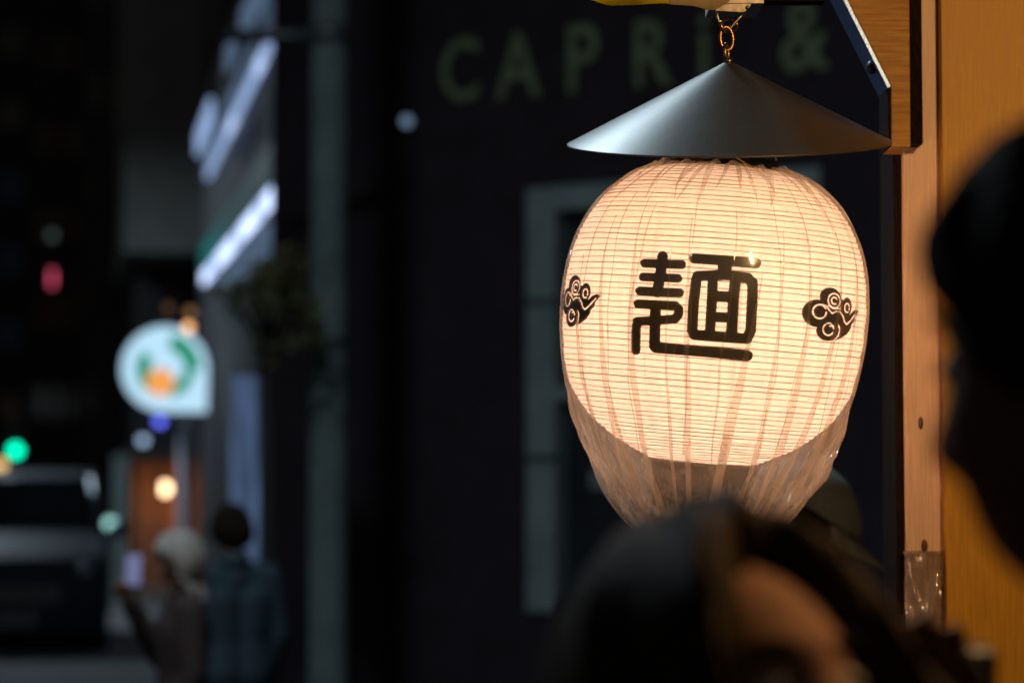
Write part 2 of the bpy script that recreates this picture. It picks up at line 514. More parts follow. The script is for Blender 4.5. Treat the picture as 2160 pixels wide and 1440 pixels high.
# front wall round the window opening
def fb(name, x0, x1, z0, z1, y0, y1, m, par=bld):
    return MB().box2((x0, y0, z0), (x1, y1, z1)).build(name, m, par)
fb('wall', xl, wx0, 0, 7.5, 0, 0.25, M['dark_facade'])
fb('wall', wx1, 7.5, 0, 7.5, 0, 0.25, M['dark_facade'])
fb('wall', wx0, wx1, 0, wz0, 0, 0.25, M['dark_facade'])
fb('wall', wx0, wx1, wz1, 7.5, 0, 0.25, M['dark_facade'])
fb('side_wall', xl + 1.2, xl + 1.4, 0, 7.5, 0.25, 6, M['dark_facade'])
fb('cornice', xl - 0.02, 7.5, 4.95, 5.10, -0.08, -0.002, M['dark_facade'])
win = fb('window', wx0 + fw, wx1 - fw, wz0 + 0.08, wz1 - 0.13, 0.10, 0.115, M['pane'])
fr = MB()
frm = empty('window_frame', (0, 0, 0)); frm.parent = bld
fb('stile', wx0 + 0.003, wx0 + fw, wz0 + 0.003, wz1 - 0.003, -0.03, 0.12, M['frame_paint'], frm)
fb('stile', wx1 - fw, wx1 - 0.003, wz0 + 0.003, wz1 - 0.003, -0.03, 0.12, M['frame_paint'], frm)
fb('rail', wx0 + fw, wx1 - fw, wz1 - 0.13, wz1 - 0.003, -0.028, 0.12, M['frame_paint'], frm)
fb('rail', wx0 + fw, wx1 - fw, wz0 + 0.003, wz0 + 0.08, -0.028, 0.12, M['dark_facade'], frm)
zm = fpt(1200, 830)[1]
fb('rail', wx0 + fw, wx0 + fw + 0.17, zm - 0.03, zm + 0.03, -0.02, 0.09, M['frame_paint'], frm)
xm = (wx0 + wx1) / 2
fb('mullion', xm - 0.03, xm + 0.03, wz0 + 0.08, wz1 - 0.13, -0.02, 0.12, M['frame_paint'], frm)
for yy in (636, 966):
    z_ = fpt(1150, yy)[1]
    fb('hinge_band', wx0 - 0.005, wx0 + fw + 0.006, z_ - 0.014, z_ + 0.014, -0.045, -0.0305, M['pole_dark'], frm)
# faint shapes standing inside the window
for (px, py, w, h) in ((1255, 1010, 0.16, 0.10), (1290, 890, 0.10, 0.16), (1235, 700, 0.06, 0.4)):
    x_, z_ = fpt(px, py)
    fb('menu_card', x_ - w / 2, x_ + w / 2, z_ - h / 2, z_ + h / 2, 0.085, 0.095, M['frame_paint'])

def text_mesh(s, size, depth):
    cu = bpy.data.curves.new('letter', 'FONT')
    cu.body = s; cu.size = size; cu.extrude = depth; cu.align_x = 'CENTER'; cu.offset = 0.012
    o = bpy.data.objects.new('tmp', cu); col.objects.link(o)
    bpy.context.view_layer.update()
    dg = bpy.context.evaluated_depsgraph_get()
    me = bpy.data.meshes.new_from_object(o.evaluated_get(dg))
    bpy.data.objects.remove(o); bpy.data.curves.remove(cu)
    return me

sign = empty('shop_name_sign', F0 + FN * 0.008 + Vector((0, 0, 2.9)), (0, 0, FROT))
tag(sign, 'dull green raised letters CAPRi & on the dark shop front', 'sign')
for ch, cx, top, bot in (('C', 972, 82, 215), ('A', 1095, 68, 208), ('P', 1232, 52, 196), ('R', 1380, 42, 182), ('i', 1487, 32, 170), ('&', 1700, -2, 152)):
    x_, zt = fpt(cx, top); _, zb = fpt(cx, bot)
    h = zt - zb
    me = text_mesh(ch, 1.0, 0.003)
    co = np.empty(len(me.vertices) * 3); me.vertices.foreach_get('co', co); co = co.reshape(-1, 3)
    k = h / (co[:, 1].max() - co[:, 1].min())
    cxm = (co[:, 0].max() + co[:, 0].min()) / 2
    nv = np.stack([(co[:, 0] - cxm) * k * 0.80, -co[:, 2], (co[:, 1] - co[:, 1].min()) * k], 1)
    me.vertices.foreach_set('co', nv.ravel()); me.update()
    o = link('letter', me, M['letter'], sign)
    o.location = (x_, -0.002, zb - 2.9)
# small lamp on the front, left of the letters
lx, lz = fpt(858, 256, 0.06)
wl = empty('wall_lamp', F0 - FU * lx + Vector((0, 0, lz)), (0, 0, FROT))
tag(wl, 'small dim bluish lamp on the dark front left of the letters', 'lamp')
MB().box((0, -0.02, 0), (0.035, 0.04, 0.05)).build('bracket', M['pole_dark'], wl)
MB().ball((0, -0.06, 0), 0.032).build('bulb', emit('bulb_dim_blue', (0.45, 0.68, 1.0), 0.3), wl, True)

# ================================================================== right hand side of the street
bl2 = empty('street_building', S(16, 1.5, 0), (0, 0, SROT))     # local x right, y along
tag(bl2, 'dark building along the pavement carrying the lit fascia signs', 'building')
MB().box2((0.0, 0, 0), (6, 13, 9)).build('wall', M['dark_facade2'], bl2)
for k in range(3):
    for j in range(3):
        w_ = MB().box2((-0.02, 1.2 + k * 4, 4.9 + j * 1.35), (-0.004, 3.4 + k * 4, 5.8 + j * 1.35)).build('window', M['pane'], bl2)
# lit fascia signs in the street frame; a sign face seen very obliquely
def l_at(px, l):          # distance along the street where lateral offset l shows at px
    r = ray(px, 1005)
    return l * r.dot(SD) / r.dot(SR)
def z_at(px, py, t):
    return PS(px, py, t)[1]
TUBE1 = emit('sign_white_strong', (0.55, 0.68, 1.0), 2.1)
TUBE2 = emit('sign_white_soft', (0.42, 0.60, 1.0), 0.75)
TUBE3 = emit('sign_white_faint', (0.35, 0.55, 0.85), 0.22)
TEAL = mat('teal_paint', (0.01, 0.22, 0.20), 0.5, scale=4)
def strips(root, l, a, b, th, ms, name, n):
    for q in range(n):
        u0, u1 = q / n, (q + 0.9) / n
        f_ = lambda u: (a[0] + (b[0] - a[0]) * u, a[1] + (b[1] - a[1]) * u)
        strip(root, l, f_(u0), f_(u1), th, ms[q % len(ms)], name)
def strip(root, l, a, b, th, m, name):
    """a bar along the street between two pixels, lateral offset l, thickness th (m)"""
    ta, tb = l_at(a[0], l), l_at(b[0], l)
    za_, zb_ = PS(a[0], a[1], ta)[1], PS(b[0], b[1], tb)[1]
    pa, pb_ = S(ta, l, za_), S(tb, l, zb_)
    d = (pb_ - pa)
    mb = MB()
    up = Vector((0, 0, th / 2)); rt = SR * 0.02
    vs = [pa - up - rt, pa + up - rt, pa + up + rt, pa - up + rt, pb_ - up - rt, pb_ + up - rt, pb_ + up + rt, pb_ - up + rt]
    mb.add(vs, [(0, 1, 2, 3), (7, 6, 5, 4), (0, 4, 5, 1), (1, 5, 6, 2), (2, 6, 7, 3), (3, 7, 4, 0)])
    mb.xf(Matrix.Translation(-Vector(root.location)))
    return mb.build(name, m, root)
s1 = empty('fascia_sign', S(20, 1.45, 3.2))
tag(s1, 'bright white shop sign with teal top edge under the upper sign', 'sign')
TUBE4 = emit('sign_white_mid', (0.5, 0.64, 1.0), 1.2)
strips(s1, 1.42, (572, 412), (425, 590), 0.12, (TUBE1, TUBE4, TUBE1), 'light_tube', 9)
strip(s1, 1.46, (574, 340), (424, 550), 0.30, TEAL, 'top_board')
strip(s1, 1.46, (572, 500), (470, 600), 0.22, TUBE3, 'reflection_bar')  # glowing bar stands in for the dim blue reflection under the tubes
s2 = empty('fascia_sign', S(20, 1.45, 4.6))
tag(s2, 'upper pair of pale blue shop sign strips above the teal sign', 'sign')
strips(s2, 1.42, (566, 88), (432, 372), 0.10, (TUBE2, TUBE4, TUBE2, TUBE2), 'light_tube', 9)
strip(s2, 1.46, (530, 105), (425, 335), 0.10, TUBE3, 'light_panel')
strip(s2, 1.40, (560, -60), (505, 60), 0.26, TUBE3, 'light_panel')
strip(s2, 1.15, (490, 88), (474, 130), 0.18, TUBE3, 'end_panel')
strip(s2, 1.15, (440, 232), (412, 305), 0.2, TUBE2, 'end_panel')

# tall building with an overhanging upper part
bl3 = empty('overhang_building', S(32, 0.9, 0), (0, 0, SROT))
tag(bl3, 'tall grey narrow building with its ground floor set back', 'building')
l0_, z3 = PS(262, 530, 32); l1_, _ = PS(412, 530, 32)
MB().box2((l0_ - 0.9, 0, z3), (l1_ + 1.5, 7, 16)).build('upper_wall', M['grey_wall'], bl3)
MB().box2((l0_ - 0.7, 2.2, 0.1), (l1_ + 1.5, 7, 1.80)).build('recessed_wall', M['brown_wall'], bl3)
MB().box2((l0_ - 0.7, 2.2, 1.802), (l1_ + 1.5, 7, z3 - 0.003)).build('recessed_wall', M['dark_facade2'], bl3)
MB().box2((l0_ - 0.88, 1.0, 1.86), (l1_ + 1.4, 2.198, 1.98)).build('canopy', M['dark_facade2'], bl3)
# warm globe on a wall bracket in the alcove
gl_, gz = PS(347, 1030, 33.6)
gp = S(33.6, gl_, gz)
gb = empty('globe_lamp', gp - Vector((0, 0, 0.09)))
tag(gb, 'round warm white globe lamp glowing in the brown doorway', 'lamp')
MB().ball((0, 0, 0.09), 0.085).build('globe', emit('globe_warm', (1.0, 0.66, 0.36), 5.5), gb, True)
MB().tube([(0, 0, 0.16), (0, 0, 0.24), tuple(SD * 0.59 + Vector((0, 0, 0.27)))], 0.012, 6).build('bracket', M['pole_dark'], gb, True)
pld = bpy.data.lights.new('globe_light', 'POINT'); pld.energy = 14; pld.color = (1.0, 0.5, 0.22); pld.shadow_soft_size = 0.09
plo = bpy.data.objects.new('globe_light', pld); col.objects.link(plo); plo.parent = gb; plo.location = tuple(-SD * 0.02 + Vector((0, 0, -0.02)))
# gatepost
gl2, gz2 = PS(255, 962, 30)
gp_ = empty('gatepost', S(30, gl2, 0.12), (0, 0, SROT))
tag(gp_, 'pale grey square gatepost left of the brown doorway', 'post')
bevel(MB().box2((-0.09, -0.09, 0), (0.09, 0.09, gz2 - 0.18)).build('shaft', M['frame_paint'], gp_), 0.008)
bevel(MB().box2((-0.11, -0.11, gz2 - 0.18), (0.11, 0.11, gz2 - 0.12)).build('capstone', M['frame_paint'], gp_), 0.01)

# far end of the street
def far_building(px0, px1, t, h, m, label, wins, lit=None):
    a, _ = PS(px0, 1005, t); b, _ = PS(px1, 1005, t)
    o = empty('far_building', S(t, (a + b) / 2, 0), (0, 0, SROT))
    tag(o, label, 'building', None)
    hw = (b - a) / 2
    MB().box2((-hw, 0, 0), (hw, 9, h)).build('wall', m, o)
    nx, nz = wins
    for i in range(nx):
        for j in range(nz):
            x_ = -hw + (i + 0.5) * 2 * hw / nx
            z_ = 3.6 + j * (h - 4) / nz
            ww = 2 * hw / nx * 0.6
            mm = M['pane']
            if lit and random.random() < lit[0]: mm = lit[1]
            f_ = MB().box2((x_ - ww / 2, -0.05, z_), (x_ + ww / 2, -0.004, z_ + 1.1)).build('window', mm, o)
    return o
FAINT_A = emit('far_window_faint', (0.35, 0.5, 0.8), 0.004)
FAINT_B = emit('far_window_warm', (0.9, 0.45, 0.3), 0.003)
far_building(-420, 62, 92, 26, M['navy_wall'], 'very dark distant office block left of the pink sign', (5, 8), (0.3, FAINT_A))
far_building(64, 168, 84, 22, M['dark_facade2'], 'dark distant narrow block carrying the pink vertical sign', (3, 6), (0.3, FAINT_B))
far_building(170, 300, 78, 30, M['navy_wall'], 'dark distant block right of the pink vertical sign', (3, 8), (0.3, FAINT_A))

# pink vertical sign and a pale one above it, on the narrow far block
for py0, py1, w_, m_, lab, nm in ((570, 604, 0.14, emit('neon_pink', (1.0, 0.12, 0.24), 1.1), 'small pink red upright neon sign on the distant block', 'neon_sign'),
                             (488, 505, 0.22, emit('neon_pale', (0.35, 0.5, 0.48), 0.20), 'faint pale round sign above the pink upright neon sign', 'neon_sign')):
    a, zb = PS(110, py1, 83.4); _, zt = PS(110, py0, 83.4)
    o = empty(nm, S(83.4, a, zb), (0, 0, SROT)); tag(o, lab, 'sign')
    bevel(MB().box2((-w_ / 2, 0, 0), (w_ / 2, 0.12, zt - zb)).build('lit_face', m_, o), 0.03)
    MB().box2((-w_ / 2 - .03, 0.125, -0.05), (w_ / 2 + .03, 0.25, zt - zb + 0.05)).build('housing', M['pole_dark'], o)
    MB().box2((-0.05, 0.25, 0.05), (0.05, 0.62, 0.15)).build('bracket', M['pole_dark'], o)

# pedestrian signal, green
a, zg = PS(33, 950, 46)
sg = empty('pedestrian_signal', S(46, a, 0), (0, 0, SROT))
tag(sg, 'dark signal post with a glowing green light', 'traffic light')
MB().lathe([(0.06, 0), (0.05, 0.2), (0.05, zg + 0.5)], 12, c=(0, 0.2, 0)).build('post', M['pole_dark'], sg, True)
MB().box2((-0.16, -0.1, zg - 0.2), (0.16, 0.14, zg + 0.55)).build('housing', M['pole_dark'], sg)
MB().lathe([(0.115, -0.02), (0.10, 0.03), (0.05, 0.045)], 20).xf(Matrix.Translation((0, -0.1, zg)) @ Matrix.Rotation(R(90), 4, 'X')).build('green_lens', emit('signal_green', (0.0, 1.0, 0.55), 3.4), sg, True)
MB().lathe([(0.115, -0.02), (0.10, 0.03), (0.05, 0.045)], 20).xf(Matrix.Translation((0, -0.1, zg + 0.33)) @ Matrix.Rotation(R(90), 4, 'X')).build('red_lens', mat('lens_off', (0.06, 0.01, 0.01), 0.3), sg, True)

def post_lamp(px, py, t, c, s, rad, label, style='post'):
    a, z = PS(px, py, t)
    o = empty('lamp_post' if style == 'post' else 'bollard_lamp', S(t, a, 0.0), (0, 0, SROT))
    tag(o, label, 'lamp')
    MB().lathe([(0.07, 0), (0.06, 0.1), (0.03, 0.14), (0.025, z - rad - 0.04), (0.05, z - rad)], 10).build('post', M['pole_dark'], o, True)
    MB().ball((0, 0, z), rad).build('bulb', emit('bulb_' + label.split()[0], c, s), o, True)
    MB().lathe([(rad * 0.8, z + rad * 0.75), (rad * 0.9, z + rad * 0.9), (0.01, z + rad * 1.3)], 12).build('lamp_cap', M['pole_dark'], o, True)
post_lamp(-2, 980, 48, (1.0, 0.62, 0.22), 1.5, 0.13, 'amber lamp on a thin post beside the green signal')
post_lamp(337, 888, 27, (0.12, 0.16, 1.0), 2.2, 0.055, 'blue lamp on a thin post just under the round sign')
post_lamp(302, 928, 29, (0.45, 0.62, 0.9), 1.3, 0.055, 'greyish white lamp on a thin post beside the blue lamp')
post_lamp(233, 1103, 27, (0.42, 0.85, 0.82), 1.6, 0.065, 'low pale teal lamp on a short post before the gatepost', 'bollard')

# ------------------------------------------------------------------ round lit sign on a pole
TS = 25.0
sc_l, sc_z = PS(348, 778, TS)
pxm = TS / FPX * 1.0
rs_ = empty('round_sign', S(TS, PS(391, 1005, TS)[0], 0.13), (0, 0, SROT))
tag(rs_, 'glowing white round sign with green ring and orange disc on a pole', 'sign')
ox = sc_l - PS(391, 1005, TS)[0]; oz = sc_z - 0.13
def flat(name, poly, y0, y1, m):
    MB().prism(poly, y0, y1).build(name, m, rs_)
Rr = 93 * pxm
out = []
for k in range(41):                      # circle with one square lower right corner
    a_ = R(0 + 270 * k / 40)
    out.append((ox + Rr * math.cos(a_), oz + Rr * math.sin(a_)))
out += [(ox + Rr * 0.98, oz - Rr * 1.0)]
SIGNW = emit('sign_face', (0.52, 0.80, 1.0), 1.0)
flat('sign_box', [(p[0] * 1.0 + 0.0, p[1]) for p in out], 0.02, 0.16, M['pole_dark'])
flat('sign_face', [(ox + (p[0] - ox) * 0.96, oz + (p[1] - oz) * 0.96) for p in out], -0.004, 0.018, SIGNW)
ring = []
def arc(r, a0, a1, n=16): return [(ox + r * math.cos(R(a0 + (a1 - a0) * k / n)), oz + r * math.sin(R(a0 + (a1 - a0) * k / n))) for k in range(n + 1)]
SGREEN = emit('sign_green', (0.0, 0.33, 0.17), 0.8)
flat('green_arc', arc(Rr * 0.64, 140, 232) + arc(Rr * 0.34, 232, 140), -0.012, -0.0045, SGREEN)
flat('green_arc', arc(Rr * 0.80, -4, 80) + arc(Rr * 0.44, 80, -4), -0.012, -0.0045, SGREEN)
flat('green_arc', arc(Rr * 0.66, -75, -8) + arc(Rr * 0.40, -8, -75), -0.012, -0.0045, SGREEN)
flat('orange_disc', [(ox - Rr * 0.10 + Rr * 0.32 * math.cos(k * PI / 14), oz - Rr * 0.30 + Rr * 0.32 * math.sin(k * PI / 14)) for k in range(28)], -0.02, -0.013, emit('sign_orange', (1.0, 0.40, 0.10), 0.95))
MB().lathe([(0.10, 0), (0.075, 0.05), (0.072, oz - Rr * 0.9)], 16, c=(0, 0.1, 0)).build('pole', M['lavender_pole'], rs_, True)

# ------------------------------------------------------------------ small street tree
def tree(px, py, d, rx, rz, label):
    c = P(px, py, d)
    o = empty('street_tree', (c.x, c.y, 0.0)); tag(o, label, 'tree')
    rnd = random.Random(3)
    tm = MB()
    top = c.z - rz * 0.3
    tm.tube([(0, 0, 0), (0.03, 0.02, top * 0.5), (0, 0, top)], [0.06, 0.045, 0.03], 10)
    for k in range(9):
        a = k * 2.4
        tm.tube([(0, 0, top - 0.2 + k * 0.02), (math.cos(a) * rx * 0.4, math.sin(a) * rx * 0.4, top + 0.01 * k), (math.cos(a) * rx * 0.8, math.sin(a) * rx * 0.8, top + rnd.uniform(0, rz))], [0.02, 0.013, 0.005], 6)
    tm.build('trunk', M['bark'], o, True)
    cm = MB()
    clumps = []
    for k in range(16):
        while True:
            q = Vector((rnd.uniform(-1, 1), rnd.uniform(-1, 1), rnd.uniform(-1, 1)))
            if 0.25 < q.length < 1: break
        clumps.append(Vector((q.x * rx, q.y * rx, q.z * rz)))
    for cl in clumps:
        for j in range(36):
            p = cl + Vector((rnd.gauss(0, 1), rnd.gauss(0, 1), rnd.gauss(0, 0.8))) * 0.06
            n = Vector((rnd.gauss(0, 1), rnd.gauss(0, 1), rnd.gauss(0, 1))).normalized()
            u = n.orthogonal().normalized(); v = n.cross(u)
            s_ = rnd.uniform(0.014, 0.028)
            p = p + Vector((0, 0, c.z))
            cm.add([p - u * s_ * 1.5, p + v * s_ * 0.7, p + u * s_ * 1.5, p - v * s_ * 0.7], [(0, 1, 2, 3)])
    cm.build('crown', M['leaf'], o)
tree(556, 650, 11.6, 0.28, 0.24, 'small sparse olive green street tree between signs and lamp pole')

# string of warm bulbs from the tree towards the round sign
sl = empty('string_light', P(400, 650, 21.0))
tag(sl, 'short string of warm bulbs hanging above the round sign', 'string light')
inv = Matrix.Translation(-Vector(sl.location))
A_, B_ = P(330, 628, 21), P(440, 640, 21)
ptsl = [P(330, 622, 21), P(355, 638, 21), P(380, 645, 21), P(402, 646, 21), P(440, 630, 21)]
MB().tube(ptsl + [P(520, 560, 17)], 0.006, 5).xf(inv).build('cable', M['pole_dark'], sl)
for (px, py, s, n) in ((355, 650, 0.10, 'amber_dim'), (402, 659, 0.30, 'amber'), (397, 691, 2.4, 'peach')):
    q = P(px, py, 21)
    b_ = MB().ball(q, 0.04).xf(inv).build('bulb', emit('bulb_string_' + n, (1.0, 0.50, 0.20), s), sl, True)
    MB().tube([q + Vector((0, 0, 0.035)), q + Vector((0, 0, 0.06 if py < 680 else 0.19))], 0.008, 6).xf(inv).build('socket', M['pole_dark'], sl)

# ------------------------------------------------------------------ cloth banner
bn = empty('cloth_banner', (P(530, 1005, 14.6).x, 14.6, 0))
tag(bn, 'pale blue upright cloth banner with painted-in glow beside the lamp pole', 'banner')
zt, zb = P(530, 790, 14.6).z, 0.75
x0, x1 = P(487, 900, 14.6).x - bn.location.x, P(570, 900, 14.6).x - bn.location.x
nb = 14; vs = []; fs = []
for j in range(24):
    for i in range(nb):
        u = i / (nb - 1); v = j / 23
        vs.append((x0 + (x1 - x0) * u, 0.02 * math.sin(u * 9 + v * 2) * (0.3 + v), zt + (zb - zt) * v))
for j in range(23):
    for i in range(nb - 1):
        fs.append((j * nb + i, j * nb + i + 1, (j + 1) * nb + i + 1, (j + 1) * nb + i))
cb = MB().add(vs, fs).build('cloth', M['banner'], bn, True)
cb.modifiers.new('thick', 'SOLIDIFY').thickness = 0.002
MB().tube([(x1 + 0.015, 0, 0), (x1 + 0.015, 0, zt + 0.05)], 0.011, 8).build('pole', M['pole_dark'], bn, True)
MB().tube([(x1 + 0.015, 0, zt + 0.012), (x0, 0, zt + 0.012)], 0.008, 8).build('cross_bar', M['pole_dark'], bn, True)
MB().lathe([(0.16, 0), (0.16, 0.05), (0.03, 0.09), (0.02, 0.13)], 16, c=(x1 + 0.015, 0, 0)).build('base', M['pole_dark'], bn, True)

# ------------------------------------------------------------------ parked car
def car(px, t):
    a, _ = PS(px, 1005, t)
    o = empty('parked_car', S(t, a, 0), (0, 0, SROT))
    tag(o, 'dark navy small parked car seen from the front', 'car')
    # side profile (y along the street, z), front at y=0
    prof = [(0.0, 0.28), (0.0, 0.62), (0.08, 0.92), (0.55, 1.06), (0.95, 1.16), (1.35, 1.58), (1.7, 1.66), (2.9, 1.66), (3.3, 1.50), (3.4, 1.0), (3.4, 0.30)]
    W = 0.74
    n = len(prof); vs = []; fs = []
    def wid(z): return W - max(0, z - 1.0) * 0.16
    for sgn in (-1, 1):
        for (y, z) in prof: vs.append((sgn * wid(z), y, z))
    for i in range(n):
        j = (i + 1) % n
        fs.append((i, j, n + j, n + i))
    fs += [tuple(range(n - 1, -1, -1)), tuple(range(n, 2 * n))]
    bevel(MB().add(vs, fs).build('body', M['car_paint'], o, True), 0.05, 3)
    ws = MB().add([(-0.60, 0.93, 1.175), (0.60, 0.93, 1.175), (0.54, 1.315, 1.56), (-0.54, 1.315, 1.56)], [(0, 1, 2, 3)])
    wo = ws.build('windscreen', M['pane'], o); wo.modifiers.new('t', 'SOLIDIFY').thickness = 0.02
    for sgn in (-1, 1):
        MB().tube([(sgn * 0.66, 0.88, 1.165), (sgn * 0.60, 1.30, 1.575)], 0.035, 8).build('pillar', M['car_trim'], o, True)
        MB().ball((sgn * 0.56, 0.03, 0.80), (0.12, 0.05, 0.08)).build('headlight', M['car_trim'], o, True)
        mr = MB().ball((sgn * 0.84, 1.05, 1.14), (0.09, 0.05, 0.065)).build('mirror', M['car_paint'], o, True)
        for y in (0.62, 2.85):
            wh = MB().lathe([(0.16, -0.075), (0.27, -0.08), (0.28, -0.05), (0.28, 0.05), (0.27, 0.08), (0.16, 0.075)], 24).xf(Matrix.Translation((sgn * 0.67, y, 0.28)) @ Matrix.Rotation(R(90), 4, 'Y')).build('wheel', M['rubber'], o, True)
            MB().lathe([(0.155, -0.077), (0.155, 0.077)], 20).xf(Matrix.Translation((sgn * 0.67, y, 0.28)) @ Matrix.Rotation(R(90), 4, 'Y')).build('rim', M['car_trim'], wh, True)
    MB().box2((-0.35, -0.015, 0.55), (0.35, 0.03, 0.70)).build('grille', M['pole_dark'], o)
    MB().box2((-0.165, -0.03, 0.36), (0.165, -0.005, 0.50)).build('number_plate', M['car_trim'], o)
    MB().tube([(-0.58, 1.325, 1.575), (0.58, 1.325, 1.575)], 0.02, 8).build('roof_edge', M['car_trim'], o, True)
car(40, 20.5)

# ================================================================== the noodle stall on the right
def X(px, d): return P(px, 720, d).x
def Zp(py, d): return P(1080, py, d).z
YP = 3.40
stall = empty('noodle_stall', (X(1950, YP), YP, 0))
tag(stall, 'timber noodle stall with yellow brown side panel, pale post and wooden bracket', 'stall')
SI = Matrix.Translation(-Vector(stall.location))
def sb(name, a, b, m, bev=0.002):
    o = MB().box2(a, b).xf(SI).build(name, m, stall)
    if bev: bevel(o, bev)
    return o
xp0, xp1 = X(1906, YP), X(1989, YP)
po = sb('post', (xp0, YP, 0), (xp1, YP + 0.12, 3.299), M['post_wood'], 0.003)
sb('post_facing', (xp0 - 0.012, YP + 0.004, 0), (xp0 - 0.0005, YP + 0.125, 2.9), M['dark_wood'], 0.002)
for px, py, w, h in ((1942, 892, 0.0035, 0.009), (1950, 1151, 0.0045, 0.0095)):
    q = P(px, py, YP - 0.001)
    MB().ball(q, (w, 0.003, h), 12, 8).xf(SI).build('knot', M['knot'], stall, True)
YW = 3.375
for k in range(3):
    xa_ = X(1990, YW) + k * 0.45
    sb('side_panel', (xa_ + 0.001, YW, 0), (xa_ + 0.449, YW + 0.025, 2.9), M['panel_wood'], 0.0015)
YB = 3.30
# dark strip in place of the bracket's shadow on the post
sb('shadow_strip', (X(1926, YB + .06), YB + 0.06, Zp(304, YB + .06)), (X(1951, YB + .06), YP - 0.0005, 2.9), M['dark_wood'], 0.001)
# bracket: timber with a cut corner
zb0 = Zp(310, YB); 
pts = [(X(1925, YB), zb0), (X(1925, YB), 2.36), (X(1752, YB), 2.36), (X(1793, YB), Zp(0, YB)), (X(1884, YB), Zp(182, YB)), (X(1884, YB), zb0)]
br = MB().prism(pts, YB, YB + 0.082).xf(SI).build('bracket', M['bracket_wood'], stall)
bevel(br, 0.002)
# edge strip along the cut face, tinted blue to imitate cool light on it
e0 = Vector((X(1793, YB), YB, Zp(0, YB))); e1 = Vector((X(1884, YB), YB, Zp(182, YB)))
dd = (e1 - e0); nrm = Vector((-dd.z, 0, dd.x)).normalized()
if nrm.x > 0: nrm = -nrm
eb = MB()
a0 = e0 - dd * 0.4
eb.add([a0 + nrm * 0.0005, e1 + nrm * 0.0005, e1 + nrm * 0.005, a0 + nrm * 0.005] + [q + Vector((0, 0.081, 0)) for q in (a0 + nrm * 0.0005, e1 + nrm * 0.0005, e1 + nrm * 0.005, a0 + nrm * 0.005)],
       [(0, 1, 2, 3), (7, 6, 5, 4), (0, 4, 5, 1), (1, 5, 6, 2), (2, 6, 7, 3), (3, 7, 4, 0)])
eb.xf(SI).build('edge_strip', M['edge_gleam'], stall)
sb('edge_shade', (e1.x - 0.004, YB + 0.001, zb0), (e1.x - 0.0004, YB + 0.081, e1.z - 0.002), M['dark_wood'], 0)  # dark strip laid on so the face below the cut looks unlit
bq = e0 + (e1 - e0) * 0.72 + nrm * 0.006 + Vector((0, 0.028, 0))
MB().ball(bq, (0.008, 0.011, 0.010), 12, 8).xf(SI).build('bolt', M['pole_dark'], stall, True)
sb('beam', (X(1492, YB), YB + 0.012, Zp(9, YB) + 0.006), (X(1752, YB) - 0.001, YB + 0.045, Zp(9, YB) + 0.05), M['dark_wood'], 0.003)
sb('beam', (X(1752, YB), YB + 0.0, 2.362), (1.9, YB + 0.09, 2.46), M['bracket_wood'], 0.003)
MB().tube([(-0.02, 3.042, 2.384), (1.45, 3.042, 2.384)], 0.006, 8).xf(SI).build('cloth_rod', M['dark_wood'], stall, True)
for xh in (0.62, 1.40):
    MB().tube([(xh, 3.042, 2.384), (xh, 3.042, 3.305)], 0.003, 6).xf(SI).build('rod_hanger', M['steel'], stall, True)
# roof boards above
for k in range(12):
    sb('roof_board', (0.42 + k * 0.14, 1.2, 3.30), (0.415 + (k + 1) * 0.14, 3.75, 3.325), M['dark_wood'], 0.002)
sb('rafter', (0.83, 1.2, 3.24), (0.89, 3.7, 3.299), M['bracket_wood'], 0.003)
sb('post', (xp0 + 1.28, 1.22, 0), (xp0 + 1.36, 1.30, 3.299), M['post_wood'], 0.003)

# pendant work lamp of the stall
PL = Vector((0.86, 1.78, 2.52))
pd = empty('pendant_lamp', PL)
tag(pd, 'bare warm bulb hanging on a black cord under the stall roof', 'lamp')
MB().tube([(0, 0, 0.10), (0, 0, 0.722)], 0.004, 6).build('cord', M['rubber'], pd)
MB().lathe([(0.012, 0.11), (0.02, 0.10), (0.02, 0.045), (0.014, 0.04)], 14).build('socket', M['camera_black'], pd, True)
MB().ball((0, 0, 0), (0.035, 0.035, 0.045)).build('bulb', emit('bulb_pendant', (1.0, 0.6, 0.25), 12), pd, True)
pdl = bpy.data.lights.new('pendant_light', 'POINT'); pdl.energy = 46; pdl.color = (1.0, 0.57, 0.22); pdl.shadow_soft_size = 0.05
pdo = bpy.data.objects.new('pendant_light', pdl); col.objects.link(pdo); pdo.parent = pd; pdo.location = (0, 0, -0.10)

# clear wrap round the foot of the post
wy0, wy1 = Zp(1352, YP), Zp(1163, YP)
wr = empty('plastic_wrap', ((xp0 + xp1) / 2, YP, wy0))
tag(wr, 'shiny clear plastic wrapped round the pale post low down', 'plastic wrap')
rnd = random.Random(5)
nx_, nz_ = 46, 70
vs = []; fs = []
hwid = (xp1 - xp0) / 2 + 0.004
for j in range(nz_ + 1):
    for i in range(nx_ + 1):
        u = i / nx_; v = j / nz_
        x_ = -hwid + 2 * hwid * u
        wv = 0.0024 * math.sin(u * 21 + 1.7 * math.sin(v * 7 + u * 3)) + 0.0018 * math.sin(u * 44 + 3 * math.sin(v * 11)) + 0.0045 * math.sin(v * 34 + 5 * u + 2.5 * math.sin(u * 9 + v * 5))
        vs.append((x_, -0.0110 + wv, (wy1 - wy0 + 0.25) * v - 0.25))
for j in range(nz_):
    for i in range(nx_):
        a_ = j * (nx_ + 1) + i
        fs.append((a_, a_ + 1, a_ + nx_ + 2, a_ + nx_ + 1))
MB().add(vs, fs).build('sheet', M['wrap'], wr, True)
MB().box2((-hwid, -0.0125, wy1 - wy0 - 0.002), (hwid, -0.0005, wy1 - wy0 + 0.0015)).build('tape_edge', M['film_fold'], wr)

